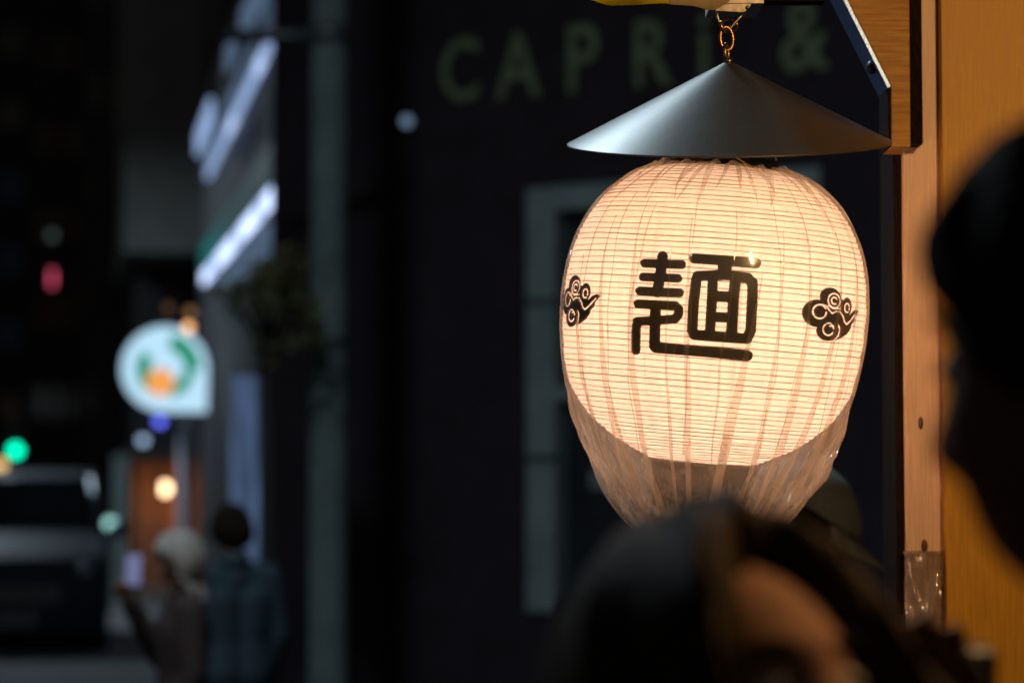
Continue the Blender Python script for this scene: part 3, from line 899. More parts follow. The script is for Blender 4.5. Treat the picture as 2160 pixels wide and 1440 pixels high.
# yellow cloth hanging from the beam
yc = empty('cloth_valance', (P(1400, 0, 3.05).x, 3.05, 2.36))
tag(yc, 'yellow and cream cloth edge hanging from the beam above the hook', 'cloth')
def cloth(name, pxs, m, y):
    """lower edge given by pixels"""
    vs = []; fs = []
    n = len(pxs); rows = 8
    for j in range(rows):
        v = j / (rows - 1)
        for (px, py) in pxs:
            q = P(px, py, 3.05)
            vs.append((q.x - yc.location.x, y + 0.012 * math.sin(px * 0.03 + v), (q.z - 2.36) * v + (1 - v) * 0.02))
    for j in range(rows - 1):
        for i in range(n - 1):
            fs.append((j * n + i, j * n + i + 1, (j + 1) * n + i + 1, (j + 1) * n + i))
    o = MB().add(vs, fs).build(name, m, yc, True)
    o.modifiers.new('t', 'SOLIDIFY').thickness = 0.0015
def smooth_edge(keys, step=6):
    out = []
    x = keys[0][0]
    while x <= keys[-1][0]:
        for (a, b) in zip(keys[:-1], keys[1:]):
            if a[0] <= x <= b[0]:
                t = (x - a[0]) / max(1e-6, (b[0] - a[0])); t2 = t * t * (3 - 2 * t)
                out.append((x, a[1] + (b[1] - a[1]) * (0.5 * t + 0.5 * t2))); break
        x += step
    return out
cloth('yellow_half', smooth_edge([(1180, -30), (1236, 0), (1290, 13), (1350, 17), (1410, 15)]), M['yellow_cloth'], -0.012)
cloth('cream_half', smooth_edge([(1408, 15), (1460, 13), (1505, 22), (1528, 12), (1548, -4), (1600, -40)]), M['cream_cloth'], -0.008)

# ================================================================== conical metal shade
YL = 3.24
KP = YL / FPX                                   # metres per photograph pixel at the lantern
rimc = P(1537, 300, YL)
sh = empty('conical_shade', rimc, (R(12.6), R(-0.9), 0))
tag(sh, 'grey metal cone shade hanging on a chain over the paper lantern', 'lamp shade')
RR = 342 * KP; HH = 173 * KP
n = 128
co_ = MB()
for dz_ in (0.0, -0.0014):                      # outer and inner skin of the sheet
    co_.lathe([(RR * (0.02 + 0.98 * q / 10), HH * (0.98 - 0.98 * q / 10) + dz_) for q in range(11)], n, caps=False)
o = co_.build('cone', M['shade_metal'], sh, True)
MB().lathe([(RR + 0.0002, 0.0006), (RR + 0.0012, -0.0004), (RR + 0.0006, -0.0022), (RR - 0.0018, -0.0022), (RR - 0.002, -0.0004)], n, closed=True).build('rim', M['rim_metal'], sh, True)
MB().lathe([(0.0065, HH - 0.004), (0.0065, HH + 0.001), (0.003, HH + 0.003)], 20).build('eyelet', M['steel'], sh, True)
MB().tube([(0, 0, HH - 0.002), (0, 0, HH - 0.075)], 0.003, 8).build('inner_hook', M['steel'], sh, True)

# chain and hook
hk = empty('hanging_chain', P(1545, 8, 3.22))
tag(hk, 'brassy chain links and hook plate between beam and cone shade', 'chain')
HI = Matrix.Translation(-Vector(hk.location))
def ring(pxc, pyc, rx, ry, rt, d, yaw=0.0, roll=0.0, n=36, sq=2.0):
    """oval link centred at a pixel; rx, ry half size in pixels"""
    c = P(pxc, pyc, d)
    pts = []
    for k in range(n):
        a = 2 * PI * k / n
        ca, sa = math.cos(a), math.sin(a)
        x_ = rx * KP * abs(ca) ** (2 / sq) * (1 if ca >= 0 else -1)
        z_ = ry * KP * abs(sa) ** (2 / sq) * (1 if sa >= 0 else -1)
        q = Vector((x_ * math.cos(yaw), x_ * math.sin(yaw), z_))
        q = Matrix.Rotation(roll, 3, 'Y') @ q
        pts.append(c + q)
    return MB().tube(pts, rt * KP, 10, closed=True)
apex = sh.matrix_basis @ Vector((0, 0, HH))
da = apex.y
ring(1533, 112, 12, 20, 3.2, da, R(68)).xf(HI).build('link', M['brass'], hk, True)
ring(1533, 82, 14, 25, 3.4, da + 0.002, R(12), R(-4)).xf(HI).build('link', M['brass'], hk, True)
ring(1538, 54, 22, 14, 4.2, da + 0.004, R(35), R(-14)).xf(HI).build('link', M['brass'], hk, True)
hd = da + 0.006
MB().tube([P(1514, 20, hd), P(1513, 34, hd), P(1517, 50, hd), P(1528, 60, hd), P(1541, 60, hd), P(1549, 50, hd), P(1560, 38, hd), P(1572, 26, hd)], [3.2 * KP, 3.4 * KP, 3.4 * KP, 3.4 * KP, 3.2 * KP, 3 * KP, 3.6 * KP, 2.6 * KP], 10).xf(HI).build('hook', M['steel'], hk, True)
MB().prism([(P(a, b, hd).x, P(a, b, hd).z) for a, b in ((1508, 8), (1510, 24), (1568, 27), (1580, 20), (1584, 8))], hd - 0.003, hd + 0.003).xf(HI).build('hook_plate', M['steel'], hk)
q0, q1 = P(1500, 9, hd), P(1610, 5, hd)
MB().box2((q0.x, hd - 0.006, q0.z), (q1.x, YB + 0.02, q0.z + 0.012)).xf(HI).build('mount_plate', M['steel'], hk)
MB().ball(P(1577, 17, hd - 0.004), 0.0028).xf(HI).build('rivet', M['steel'], hk, True)

# ================================================================== paper lantern
SBOT = 632.0
S0 = 12.0
PROF = [(12, 120), (15, 141), (21, 163), (31, 186), (59, 223), (90, 253), (125, 277), (183, 302), (240, 314), (300, 319), (350, 318), (400, 313), (460, 302), (505, 281), (545, 249), (585, 199), (610, 154), (632, 106)]
_s = np.array([p[0] for p in PROF], float); _r = np.array([p[1] for p in PROF], float)
def catmull(xs, ys, x):
    i = int(np.clip(np.searchsorted(xs, x) - 1, 0, len(xs) - 2))
    t = (x - xs[i]) / (xs[i + 1] - xs[i])
    def slope(k):
        if k == 0: return (ys[1] - ys[0]) / (xs[1] - xs[0])
        if k == len(xs) - 1: return (ys[-1] - ys[-2]) / (xs[-1] - xs[-2])
        d0 = (ys[k] - ys[k - 1]) / (xs[k] - xs[k - 1]); d1 = (ys[k + 1] - ys[k]) / (xs[k + 1] - xs[k])
        if d0 * d1 <= 0: return 0.0
        return 2 * d0 * d1 / (d0 + d1)
    h = xs[i + 1] - xs[i]
    m0, m1 = slope(i) * h, slope(i + 1) * h
    return (2*t**3 - 3*t**2 + 1) * ys[i] + (t**3 - 2*t**2 + t) * m0 + (-2*t**3 + 3*t**2) * ys[i + 1] + (t**3 - t**2) * m1
def rad(s): return catmull(_s, _r, min(max(s, S0), SBOT))      # pixels
LROT = Euler((R(3.0), R(4.5), 0))
LM = LROT.to_matrix()
mid = P(1505, 665, YL)
lroot = mid - LM @ Vector((0, 0, (SBOT - 321) * KP))
lan = empty('paper_lantern', lroot, LROT)
tag(lan, 'glowing white ribbed paper lantern with black noodle character and cloud emblems', 'lantern')
LIV = LM.transposed()
def L(s, ang, off=0.0):
    """lantern surface point; ang 0 faces the camera, positive to the right"""
    r = rad(s) * KP + off
    return Vector((r * math.sin(ang), -r * math.cos(ang), (SBOT - s) * KP))
# ring positions equally spaced along the profile
ss = np.linspace(S0, SBOT, 1265)
rr = np.array([rad(x) for x in ss])
arcl = np.concatenate([[0], np.cumsum(np.hypot(np.diff(ss), np.diff(rr)))])
NR = 64
rnd = random.Random(11)
ribs = []
for k in range(NR + 1):
    a = arcl[-1] * k / NR
    if 0 < k < NR: a += rnd.uniform(-0.9, 0.9)
    ribs.append(float(np.interp(a, arcl, ss)))
NA = 120
pm = MB(); rows = []
for k in range(NR):
    for j in range(4):
        t = j / 4
        rows.append((ribs[k] + (ribs[k + 1] - ribs[k]) * t, -math.sin(PI * t) * 0.0011))
rows.append((ribs[-1], 0))
vs = []; fs = []
for (s_, dip) in rows:
    for i in range(NA):
        a = 2 * PI * i / NA
        vs.append(L(s_, a, dip + 0.0004 * math.sin(a * 9 + s_ * 0.11) + 0.0003 * math.sin(a * 23 - s_ * 0.3)))
for j in range(len(rows) - 1):
    for i in range(NA):
        l = (i + 1) % NA
        fs.append((j * NA + i, j * NA + l, (j + 1) * NA + l, (j + 1) * NA + i))
pm.add(vs, fs).build('paper_shade', M['paper'], lan, True)
for k in range(1, NR):
    ph = rnd.uniform(0, 6.28)
    th = rnd.uniform(0.00048, 0.00074)
    pts = [L(ribs[k] + 0.9 * math.sin(3 * a + ph) + 0.6 * math.sin(7 * a + 2 * ph), a, 0.0003) for a in [2 * PI * i / 90 for i in range(90)]]
    MB().tube(pts, th, 4, closed=True).build('rib', M['rib'], lan, True)
for k in range(11):                        # glued paper overlaps
    a = k * 2 * PI / 11 + 0.09 + rnd.uniform(-0.05, 0.05)
    vs = []; fs = []
    sl_ = np.linspace(22, 620, 90)
    for s_ in sl_:
        vs += [L(s_, a - 0.003, 0.0012), L(s_, a + 0.003, 0.0012)]
    for j in range(len(sl_) - 1): fs.append((2 * j, 2 * j + 1, 2 * j + 3, 2 * j + 2))
    MB().add(vs, fs).build('paper_seam', M['paper'], lan, True)
rb = 106 * KP
MB().lathe([(rb * 0.93, 0.002), (rb + 0.003, 0.002), (rb + 0.003, -0.004), (rb - 0.001, -0.006), (rb - 0.004, -0.060), (rb - 0.010, -0.066), (rb * 0.8, -0.066), (rb * 0.8, -0.006)], 64, closed=True).build('bottom_ring', M['lantern_cap'], lan, True)
rt = 116 * KP; ztop = (SBOT - S0) * KP
MB().lathe([(rt + 0.003, ztop - 0.004), (rt + 0.003, ztop + 0.002), (rt - 0.001, ztop + 0.004), (rt - 0.002, ztop + 0.014), (rt * 0.85, ztop + 0.014), (rt * 0.85, ztop - 0.004)], 64, closed=True).build('top_ring', M['lantern_cap'], lan, True)
hp = []
for k in range(17):
    a = PI * k / 16
    hp.append((math.cos(a) * (rt - 0.004), 0.0, ztop + 0.008 + 0.055 * math.sin(a)))
MB().tube(hp, 0.0016, 8).build('wire_handle', M['steel'], lan, True)
MB().ball((0, 0, 0.235), (0.03, 0.03, 0.042)).build('bulb', emit('bulb_lantern', (1.0, 0.7, 0.4), 30), lan, True)
MB().tube([(0, 0, 0.27), (0, 0, ztop + 0.012)], 0.012, 10).build('bulb_socket', M['lantern_cap'], lan, True)
lld = bpy.data.lights.new('lantern_light', 'POINT'); lld.energy = 4.6; lld.color = (1.0, 0.64, 0.52); lld.shadow_soft_size = 0.03
llo = bpy.data.objects.new('lantern_light', lld); col.objects.link(llo); llo.parent = lan; llo.location = (0, 0, 0.185)

# ---- printed marks: a signed distance field cut into cells and laid on the paper
def cells(f, x0, x1, y0, y1, h):
    nx = int((x1 - x0) / h) + 1; ny = int((y1 - y0) / h) + 1
    xs = x0 + np.arange(nx) * h; ys = y0 + np.arange(ny) * h
    Xg, Yg = np.meshgrid(xs, ys, indexing='ij')
    F = f(Xg, Yg)
    vid = {}; pts = []; faces = []
    def vert(key, x, y):
        if key not in vid:
            vid[key] = len(pts); pts.append((x, y))
        return vid[key]
    ins = F < 0
    anyc = ins[:-1, :-1] | ins[1:, :-1] | ins[1:, 1:] | ins[:-1, 1:]
    for i, j in zip(*np.nonzero(anyc)):
        cs = [(i, j), (i + 1, j), (i + 1, j + 1), (i, j + 1)]
        poly = []
        for q in range(4):
            a, b = cs[q], cs[(q + 1) % 4]
            fa, fb = F[a], F[b]
            if fa < 0: poly.append(vert(a, xs[a[0]], ys[a[1]]))
            if (fa < 0) != (fb < 0):
                t = fa / (fa - fb)
                key = (min(a, b), max(a, b))
                poly.append(vert(key, xs[a[0]] + (xs[b[0]] - xs[a[0]]) * t, ys[a[1]] + (ys[b[1]] - ys[a[1]]) * t))
        if len(poly) >= 3: faces.append(tuple(poly))
    return pts, faces
def seg_d(Xg, Yg, a, b):
    ax, ay = a; bx, by = b
    dx, dy = bx - ax, by - ay
    t = np.clip(((Xg - ax) * dx + (Yg - ay) * dy) / max(dx * dx + dy * dy, 1e-9), 0, 1)
    return np.hypot(Xg - ax - t * dx, Yg - ay - t * dy)
def lines_d(Xg, Yg, pl):
    d = np.full_like(Xg, 1e9)
    for a, b in zip(pl[:-1], pl[1:]): d = np.minimum(d, seg_d(Xg, Yg, a, b))
    return d
def on_lantern(px, py, off):
    """pixel -> lantern surface point (local), by marching the ray"""
    o_ = LIV @ (CAM - lroot); d_ = LIV @ ray(px, py)
    t0, t1 = 2.9, 3.3
    def g(t):
        q = o_ + d_ * t
        s_ = SBOT - q.z / KP
        return math.hypot(q.x, q.y) - rad(s_) * KP
    for _ in range(26):
        tm = (t0 + t1) / 2
        if g(tm) > 0: t0 = tm
        else: t1 = tm
    q = o_ + d_ * t0
    rq = math.hypot(q.x, q.y)
    return Vector((q.x / rq * (rq + off), q.y / rq * (rq + off), q.z))
# noodle character, strokes read from the photograph's pixels (crop origin 1300,510, 5.144 px per pixel)
def Z6(x, y): return (1300 + x / 5.144, 510 + y / 5.144)
STROKES = [
    ([(315, 232), (712, 248)], 49), ([(300, 383), (672, 398)], 48), ([(262, 533), (690, 552)], 49),
    ([(508, 160), (498, 250), (478, 400), (448, 545)], 58),
    ([(243, 672), (640, 692), (680, 730), (678, 790), (640, 838), (430, 852), (235, 862), (222, 960), (220, 1175)], 50),
    ([(432, 690), (426, 880), (420, 1130), (432, 1145), (1418, 1232)], 60),
    ([(850, 180), (1510, 230)], 58),
    ([(1175, 220), (1176, 330)], 76),
    ([(888, 372), (1180, 358), (1420, 392), (1474, 440), (1474, 560), (1455, 960), (1415, 1050), (850, 1010), (826, 960), (842, 640), (872, 400), (888, 372)], 58),
    ([(1048, 380), (1040, 600), (1016, 990)], 56), ([(1290, 400), (1268, 640), (1248, 1010)], 60),
    ([(1060, 590), (1270, 600)], 58), ([(1050, 815), (1255, 825)], 57)]
def kanji(Xg, Yg):
    d = np.full_like(Xg, 1e9)
    for pl, w in STROKES:
        q = [Z6(*p) for p in pl]
        d = np.minimum(d, lines_d(Xg, Yg, q) - w / 5.144)
    return d + 0.35 * np.sin(Yg * 0.52) 
pts, faces = cells(kanji, 1325, 1612, 522, 770, 1.5)
MB().add([on_lantern(x, y, 0.0016) for x, y in pts], faces).build('character', M['ink'], lan, True)
# cloud emblem, in unrolled pixels (crop scale 10.29, foreshortening 0.66 taken out)
def ell(Xg, Yg, c, rx, ry): return (np.hypot((Xg - c[0]) / rx, (Yg - c[1]) / ry) - 1) * min(rx, ry)
def poly_d(Xg, Yg, pl):
    inside = np.zeros(Xg.shape, bool)
    n = len(pl)
    for i in range(n):
        x1, y1 = pl[i]; x2, y2 = pl[(i + 1) % n]
        c = ((y1 > Yg) != (y2 > Yg)) & (Xg < (x2 - x1) * (Yg - y1) / (y2 - y1 + 1e-12) + x1)
        inside ^= c
    d = lines_d(Xg, Yg, pl + [pl[0]])
    return np.where(inside, -d, d)
def circ(c, rx, ry, a0, a1, n=18): return [(c[0] + rx * math.cos(R(a0 + (a1 - a0) * k / n)), c[1] + ry * math.sin(R(a0 + (a1 - a0) * k / n))) for k in range(n + 1)]
WHITE = [circ((815, 480), 130, 150, 75, 420), circ((815, 480), 60, 70, 60, 330), circ((535, 735), 125, 145, 0, 330), [(560, 585), (660, 610), (720, 690), (780, 745), (850, 700), (960, 700), (1040, 790), (1080, 890), (1145, 940), (1250, 850), (1380, 700)],
         circ((735, 1080), 110, 125, -60, -330), circ((735, 1080), 110, 125, 40, 150), [(760, 1010), (820, 1000), (845, 1060)], [(940, 970), (985, 1060), (965, 1190), (880, 1300)], circ((1125, 600), 62, 95, 60, 380), [(700, 590), (800, 640), (950, 630)]]
def cloud(Xg, Yg):
    d = ell(Xg, Yg, (745, 420), 225, 205)
    d = np.minimum(d, ell(Xg, Yg, (490, 775), 262, 285))
    d = np.minimum(d, ell(Xg, Yg, (725, 1120), 225, 205))
    d = np.minimum(d, ell(Xg, Yg, (1125, 570), 130, 190))
    d = np.minimum(d, poly_d(Xg, Yg, [(560, 560), (1000, 430), (1210, 740), (1290, 650), (1400, 600), (1490, 640), (1380, 770), (1360, 870), (1280, 950), (1280, 1010), (1180, 1150), (1080, 1210), (900, 1310), (700, 1250)]))
    for wl_ in WHITE: d = np.maximum(d, 15 - lines_d(Xg, Yg, wl_))
    return d
cp, cf = cells(cloud, 200, 1520, 180, 1360, 9.0)
for ac, s_c in ((R(45), 305), (R(-67), 316)):
    vs = []
    for x, y in cp:
        u = (x - 850) / 10.29 / 0.66; v = (y - 765) / 10.29
        vs.append(L(s_c + v, ac + u / 318.0, 0.0016))
    MB().add(vs, cf).build('cloud_emblem', M['ink_violet'], lan, True)

# ================================================================== plastic bag over the lantern
bag = empty('plastic_bag', lroot, LROT)
tag(bag, 'clear crinkled plastic bag pulled over the glowing paper lantern', 'plastic bag')
BP = [(9, 145), (13, 152), (20, 168), (31, 191), (59, 229), (90, 259), (125, 283), (183, 308), (240, 320), (300, 325), (350, 324), (400, 319), (460, 309), (510, 294), (550, 282), (605, 258), (640, 240), (690, 210), (735, 178), (765, 150), (800, 112), (840, 80), (880, 60)]
bs = np.array([p[0] for p in BP], float); brr = np.array([p[1] for p in BP], float)
rnd = random.Random(21)
folds = [(rnd.uniform(0, 2 * PI), rnd.uniform(0.018, 0.05), rnd.uniform(0.5, 1.0), rnd.uniform(-0.2, 0.2)) for _ in range(46)]
def wob(a): return (a + PI) % (2 * PI) - PI
def bag_r(s, a):
    r = float(catmull(bs, brr, s))
    top = max(0.0, 1 - max(s - 9, 0) / 120.0); low = min(1.0, max(0.0, (s - 470) / 230.0))
    base = 0.6
    d = 0.0
    for (fa, fwid, fh, fs_) in folds:
        x = wob(a - fa - fs_ * (s - 300) / 500.0) / (fwid * (0.75 + 0.6 * low + 0.2 * top))
        if abs(x) < 3: d += fh * (1 - abs(x)) * math.exp(-x * x * 0.7) if abs(x) < 1 else -0.12 * fh * math.exp(-(abs(x) - 1) ** 2)
    d *= base + 9.0 * top ** 1.3 + 13 * low
    d += (2.2 * top + 4 * low) * math.sin(13 * a + s * 0.03) * math.sin(s * 0.045 + 3 * a)
    if low > 0 or top > 0:
        q_ = Vector((math.sin(a) * 3.4, -math.cos(a) * 3.4, s / 190.0))
        d += (9.0 * low + 3.0 * top) * (abs(mnoise.noise(q_)) * -2.0 + 0.5)
    # hangs a little to the right at its lower end
    d += 14 * low * math.sin(a) * (1 if s > 500 else 0)
    mn = rad(s) + 2.5 if s <= SBOT else 0
    return max(r + d, mn if s <= 560 else 0)
NB = 300
srow = np.concatenate([np.linspace(9, 130, 46), np.linspace(136, 470, 60), np.linspace(476, 880, 80)])
vs = []; fs = []
for s_ in srow:
    for i in range(NB):
        a = 2 * PI * i / NB
        frill = (3.5 * math.sin(17 * a) + 3 * math.sin(29 * a + 1) + 2.5 * math.sin(7 * a + 2)) if s_ < 33 else 0
        frill *= max(0, 1 - (s_ - 9) / 24)
        r = bag_r(s_, a) * KP
        vs.append((r * math.sin(a), -r * math.cos(a), (SBOT - s_ + frill) * KP))
for j in range(len(srow) - 1):
    for i in range(NB):
        l = (i + 1) % NB
        fs.append((j * NB + i, j * NB + l, (j + 1) * NB + l, (j + 1) * NB + i))
MB().add(vs, fs).build('film', M['film'], bag, True)
# doubled pleats running down the film
def pleat(a0, a1, s0, s1, w0, w1, off=1.6, m='film_fold', wv=1.0):
    vs = []; fs = []
    n = 40
    for j in range(n + 1):
        t = j / n
        s_ = s0 + (s1 - s0) * t
        a = a0 + (a1 - a0) * t + wv * (0.012 * math.sin(t * 7 + a0 * 9) + 0.006 * math.sin(t * 19 + a0 * 5))
        w = (w0 + (w1 - w0) * t) * (0.9 + 0.25 * wv * math.sin(t * 11 + a0 * 13))
        for q, e in ((-1, 0.4), (0, 1.0), (1, 0.4)):
            aa = a + q * w / 2 / 300.0
            r = (bag_r(s_, aa) + off * e) * KP
            vs.append((r * math.sin(aa), -r * math.cos(aa), (SBOT - s_) * KP))
    for j in range(n):
        for q in (0, 1):
            fs.append((j * 3 + q, j * 3 + q + 1, j * 3 + q + 4, j * 3 + q + 3))
    MB().add(vs, fs).build('pleat', M[m], bag, True)
PRnd = random.Random(4)
for k in range(24):                         # gathers at the top
    a = -1.5 + 3.0 * (k + PRnd.uniform(-0.45, 0.45)) / 23
    pleat(a * 1.0, a + PRnd.uniform(-0.14, 0.14), 10, PRnd.choice((50, 70, 100, 150)), PRnd.uniform(18, 44), PRnd.uniform(1, 3), 1.4, 'film_fold', 0.1)
for a0, a1, w0, w1 in ((-0.42, -0.30, 4, 16), (-0.30, -0.16, 5, 30), (0.22, 0.02, 8, 52), (0.40, 0.30, 5, 24), (0.62, 0.50, 8, 40), (0.95, 0.62, 10, 50), (-0.75, -0.5, 6, 40), (-1.0, -0.75, 8, 50), (1.2, 0.85, 10, 60), (-1.25, -1.0, 8, 50), (1.45, 1.1, 10, 40)):
    pleat(a0 * 0.9, a1, PRnd.uniform(60, 240), 830, 1.5, w1 * 0.8, 1.6, 'film_fold', 0.5)
for k in range(11):                         # fine creases over the belly
    a = -1.35 + 2.7 * k / 10 + PRnd.uniform(-0.06, 0.06)
    pleat(a, a + PRnd.uniform(-0.07, 0.07), PRnd.uniform(20, 120), PRnd.uniform(480, 640), PRnd.uniform(2, 5), PRnd.uniform(2, 6), 1.2, 'film')
for k in range(5):                         # loose creases where the film hangs free
    a = PRnd.uniform(-1.5, 1.5)
    s0_ = PRnd.uniform(560, 700)
    pleat(a, a * PRnd.uniform(0.7, 1.0) + PRnd.uniform(-0.15, 0.15), s0_, s0_ + PRnd.uniform(100, 190), PRnd.uniform(6, 16), PRnd.uniform(14, 40), 2.5, 'film_fold', 0.3)
# the gathered knot under the lantern and a tie at the top
MB().lathe([(0.034, -0.158), (0.020, -0.172), (0.012, -0.18), (0.016, -0.19), (0.04, -0.215), (0.05, -0.235)], 24).build('gathered_tail', M['film_fold'], bag, True)
tp = [L(-0, R(-3) + k * 0.05, 0.004) + Vector((0, 0, 0.012 - 0.003 * k + 0.002 * math.sin(k * 2))) for k in range(4)]
MB().tube([(-0.006, -0.085, ztop + 0.016), (0.010, -0.092, ztop + 0.008), (0.022, -0.098, ztop + 0.001), (0.03, -0.1, ztop - 0.003)], 0.0016, 6).build('tie_string', M['tie'], bag, True)

# ================================================================== people
def head_shape(face=True):
    """one skull, facing +x, origin at its centre; chin about -0.125, top +0.112"""
    mb = MB()
    n, m = 72, 56
    vs = []; fs = []
    for i in range(m + 1):
        ph = -PI / 2 + PI * i / m
        for k in range(n):
            th = 2 * PI * k / n
            x = 0.098 * math.cos(ph) * math.cos(th); y = 0.077 * math.cos(ph) * math.sin(th)
            z = (0.112 if ph > 0 else 0.122) * math.sin(ph)
            t = max(0, (-0.02 - z) / 0.10)
            y *= 1 - 0.30 * t * t
            if x < 0: x *= 1 - 0.5 * min(1, t)
            else: x *= 1 + 0.10 * min(1, t) * (1 - abs(math.sin(th)))
            if x > 0 and face:
                fx = min(1, x / 0.05)
                x += fx * 0.010 * math.exp(-((z + 0.104) / 0.020) ** 2) * math.exp(-(y / 0.028) ** 2)
                if -0.058 < z < 0.014:
                    pz = min(1, (0.014 - z) / 0.055) if z > -0.041 else max(0, (z + 0.058) / 0.017)
                    x += fx * 0.027 * pz * math.exp(-(y / (0.009 + 0.006 * pz)) ** 2)
                x -= fx * 0.011 * math.exp(-((abs(y) - 0.032) / 0.016) ** 2 - ((z - 0.004) / 0.014) ** 2)
                x += fx * 0.005 * math.exp(-((z - 0.026) / 0.011) ** 2) * math.exp(-(y / 0.05) ** 2)
                x += fx * 0.007 * math.exp(-((z + 0.068) / 0.007) ** 2) * math.exp(-(y / 0.022) ** 2)
                x += fx * 0.007 * math.exp(-((z + 0.083) / 0.007) ** 2) * math.exp(-(y / 0.019) ** 2)
                x += fx * 0.006 * math.exp(-((abs(y) - 0.045) / 0.02) ** 2 - ((z + 0.028) / 0.02) ** 2)
            vs.append((x, y, z))
    for i in range(m):
        for k in range(n):
            l = (k + 1) % n
            fs.append((i * n + k, i * n + l, (i + 1) * n + l, (i + 1) * n + k))
    mb.add(vs, fs)
    for sg_ in (-1, 1):
        mb.ball((-0.006, sg_ * 0.079, -0.012), (0.019, 0.009, 0.032), 14, 10, Matrix.Rotation(sg_ * R(-18), 3, 'Z'))
    return mb

def hair_shape(front=38, side=-25, back=-48, vol=0.014, seed=1, long=0.0, tuft=0.0, fringe=0.0, a0=50, a1=85):
    """shell of hair on the skull; long = metres it hangs below the skull"""
    rnd = random.Random(seed)
    n, m = 96, 40
    vs = []; fs = []
    phs = [rnd.uniform(0, 6.28) for _ in range(6)]
    for k in range(n):
        th = -PI + 2 * PI * k / n
        a = abs(th)
        if a < R(a0): end = front + (side - front) * (a / R(a0)) ** 3 * 0.35
        elif a < R(a1): end = (front + (side - front) * 0.35) + (side - front) * 0.65 * (a - R(a0)) / R(a1 - a0)
        else: end = side + (back - side) * (a - R(a1)) / R(180 - a1)
        end += 3 * math.sin(11 * th + phs[0]) + 2 * math.sin(23 * th + phs[1])
        hang = long * min(1, max(0, (a - R(a1 - 15)) / R(25)))
        for i in range(m + 1):
            v = i / m
            if hang > 0:
                vb = min(1, v / 0.6)
            else: vb = v
            ph = R(90 + (end - 90) * vb)
            str_ = 0.0022 * math.sin(61 * th + phs[2] + 3 * math.sin(5 * v)) + 0.0016 * math.sin(97 * th + phs[3]) + 0.004 * math.sin(7 * th + 4 * v + phs[4]) + 0.003 * math.sin(13 * th - 5 * v + phs[5])
            g_ = vol + str_ + tuft * max(0, math.sin(9 * th + 3 * v)) * v + fringe * math.exp(-(a / 0.9) ** 2) * math.exp(-((v - 0.85) / 0.3) ** 2)
            if v < 0.06: g_ = vol
            if hang == 0 and v > 0.7: g_ = g_ + (0.004 - g_) * ((v - 0.7) / 0.3) ** 2
            x = (0.098 + g_) * math.cos(ph) * math.cos(th); y = (0.077 + g_) * math.cos(ph) * math.sin(th)
            z = ((0.112 if ph > 0 else 0.122) + g_) * math.sin(ph)
            if hang > 0 and v > 0.6:
                w = (v - 0.6) / 0.4
                z -= hang * w
                x *= 1 + 0.12 * math.sin(w * PI); y *= 1 + 0.15 * w
            vs.append((x, y, z))
    for k in range(n):
        l = (k + 1) % n
        for i in range(m):
            fs.append((k * (m + 1) + i, k * (m + 1) + i + 1, l * (m + 1) + i + 1, l * (m + 1) + i))
    return MB().add(vs, fs)

def hand(mb, wrist, direction, palm_n, s=1.0, curl=0.5):
    """palm and five jointed fingers, added to a body"""
    d = Vector(direction).normalized(); nrm_ = Vector(palm_n); nrm_ = (nrm_ - d * nrm_.dot(d)).normalized(); sd = d.cross(nrm_)
    w = Vector(wrist)
    base = w + d * 0.02 * s
    for q in (-0.028, -0.010, 0.010, 0.028):
        mb.capsule(w + sd * q * 0.55 * s, 0.017 * s, w + d * 0.082 * s + sd * q * s, 0.0125 * s, 10)
    for q, L_ in ((-0.030, 0.062), (-0.010, 0.078), (0.010, 0.084), (0.030, 0.074)):
        p0 = w + d * 0.086 * s + sd * q * s
        d1 = (d * math.cos(curl) + nrm_ * math.sin(curl)); d2 = (d * math.cos(2.1 * curl) + nrm_ * math.sin(2.1 * curl)); d3 = (d * math.cos(2.9 * curl) + nrm_ * math.sin(2.9 * curl))
        p1 = p0 + d1 * L_ * 0.45 * s; p2 = p1 + d2 * L_ * 0.32 * s; p3 = p2 + d3 * L_ * 0.23 * s
        mb.capsule(p0, 0.0098 * s, p1, 0.009 * s, 8); mb.capsule(p1, 0.009 * s, p2, 0.0082 * s, 8); mb.capsule(p2, 0.0082 * s, p3, 0.007 * s, 8)
    t0 = w + d * 0.028 * s + sd * 0.026 * s
    t1 = t0 + (d * 0.6 + sd * 0.75 + nrm_ * 0.25).normalized() * 0.042 * s
    t2 = t1 + (d * 0.85 + sd * 0.2 + nrm_ * 0.5).normalized() * 0.032 * s
    mb.capsule(t0, 0.014 * s, t1, 0.0105 * s, 8); mb.capsule(t1, 0.0105 * s, t2, 0.0085 * s, 8)

def remesh(o, vox, smooth=4):
    m = o.modifiers.new('remesh', 'REMESH'); m.mode = 'VOXEL'; m.voxel_size = vox; m.use_smooth_shade = True
    m2 = o.modifiers.new('smooth', 'SMOOTH'); m2.factor = 0.5; m2.iterations = smooth

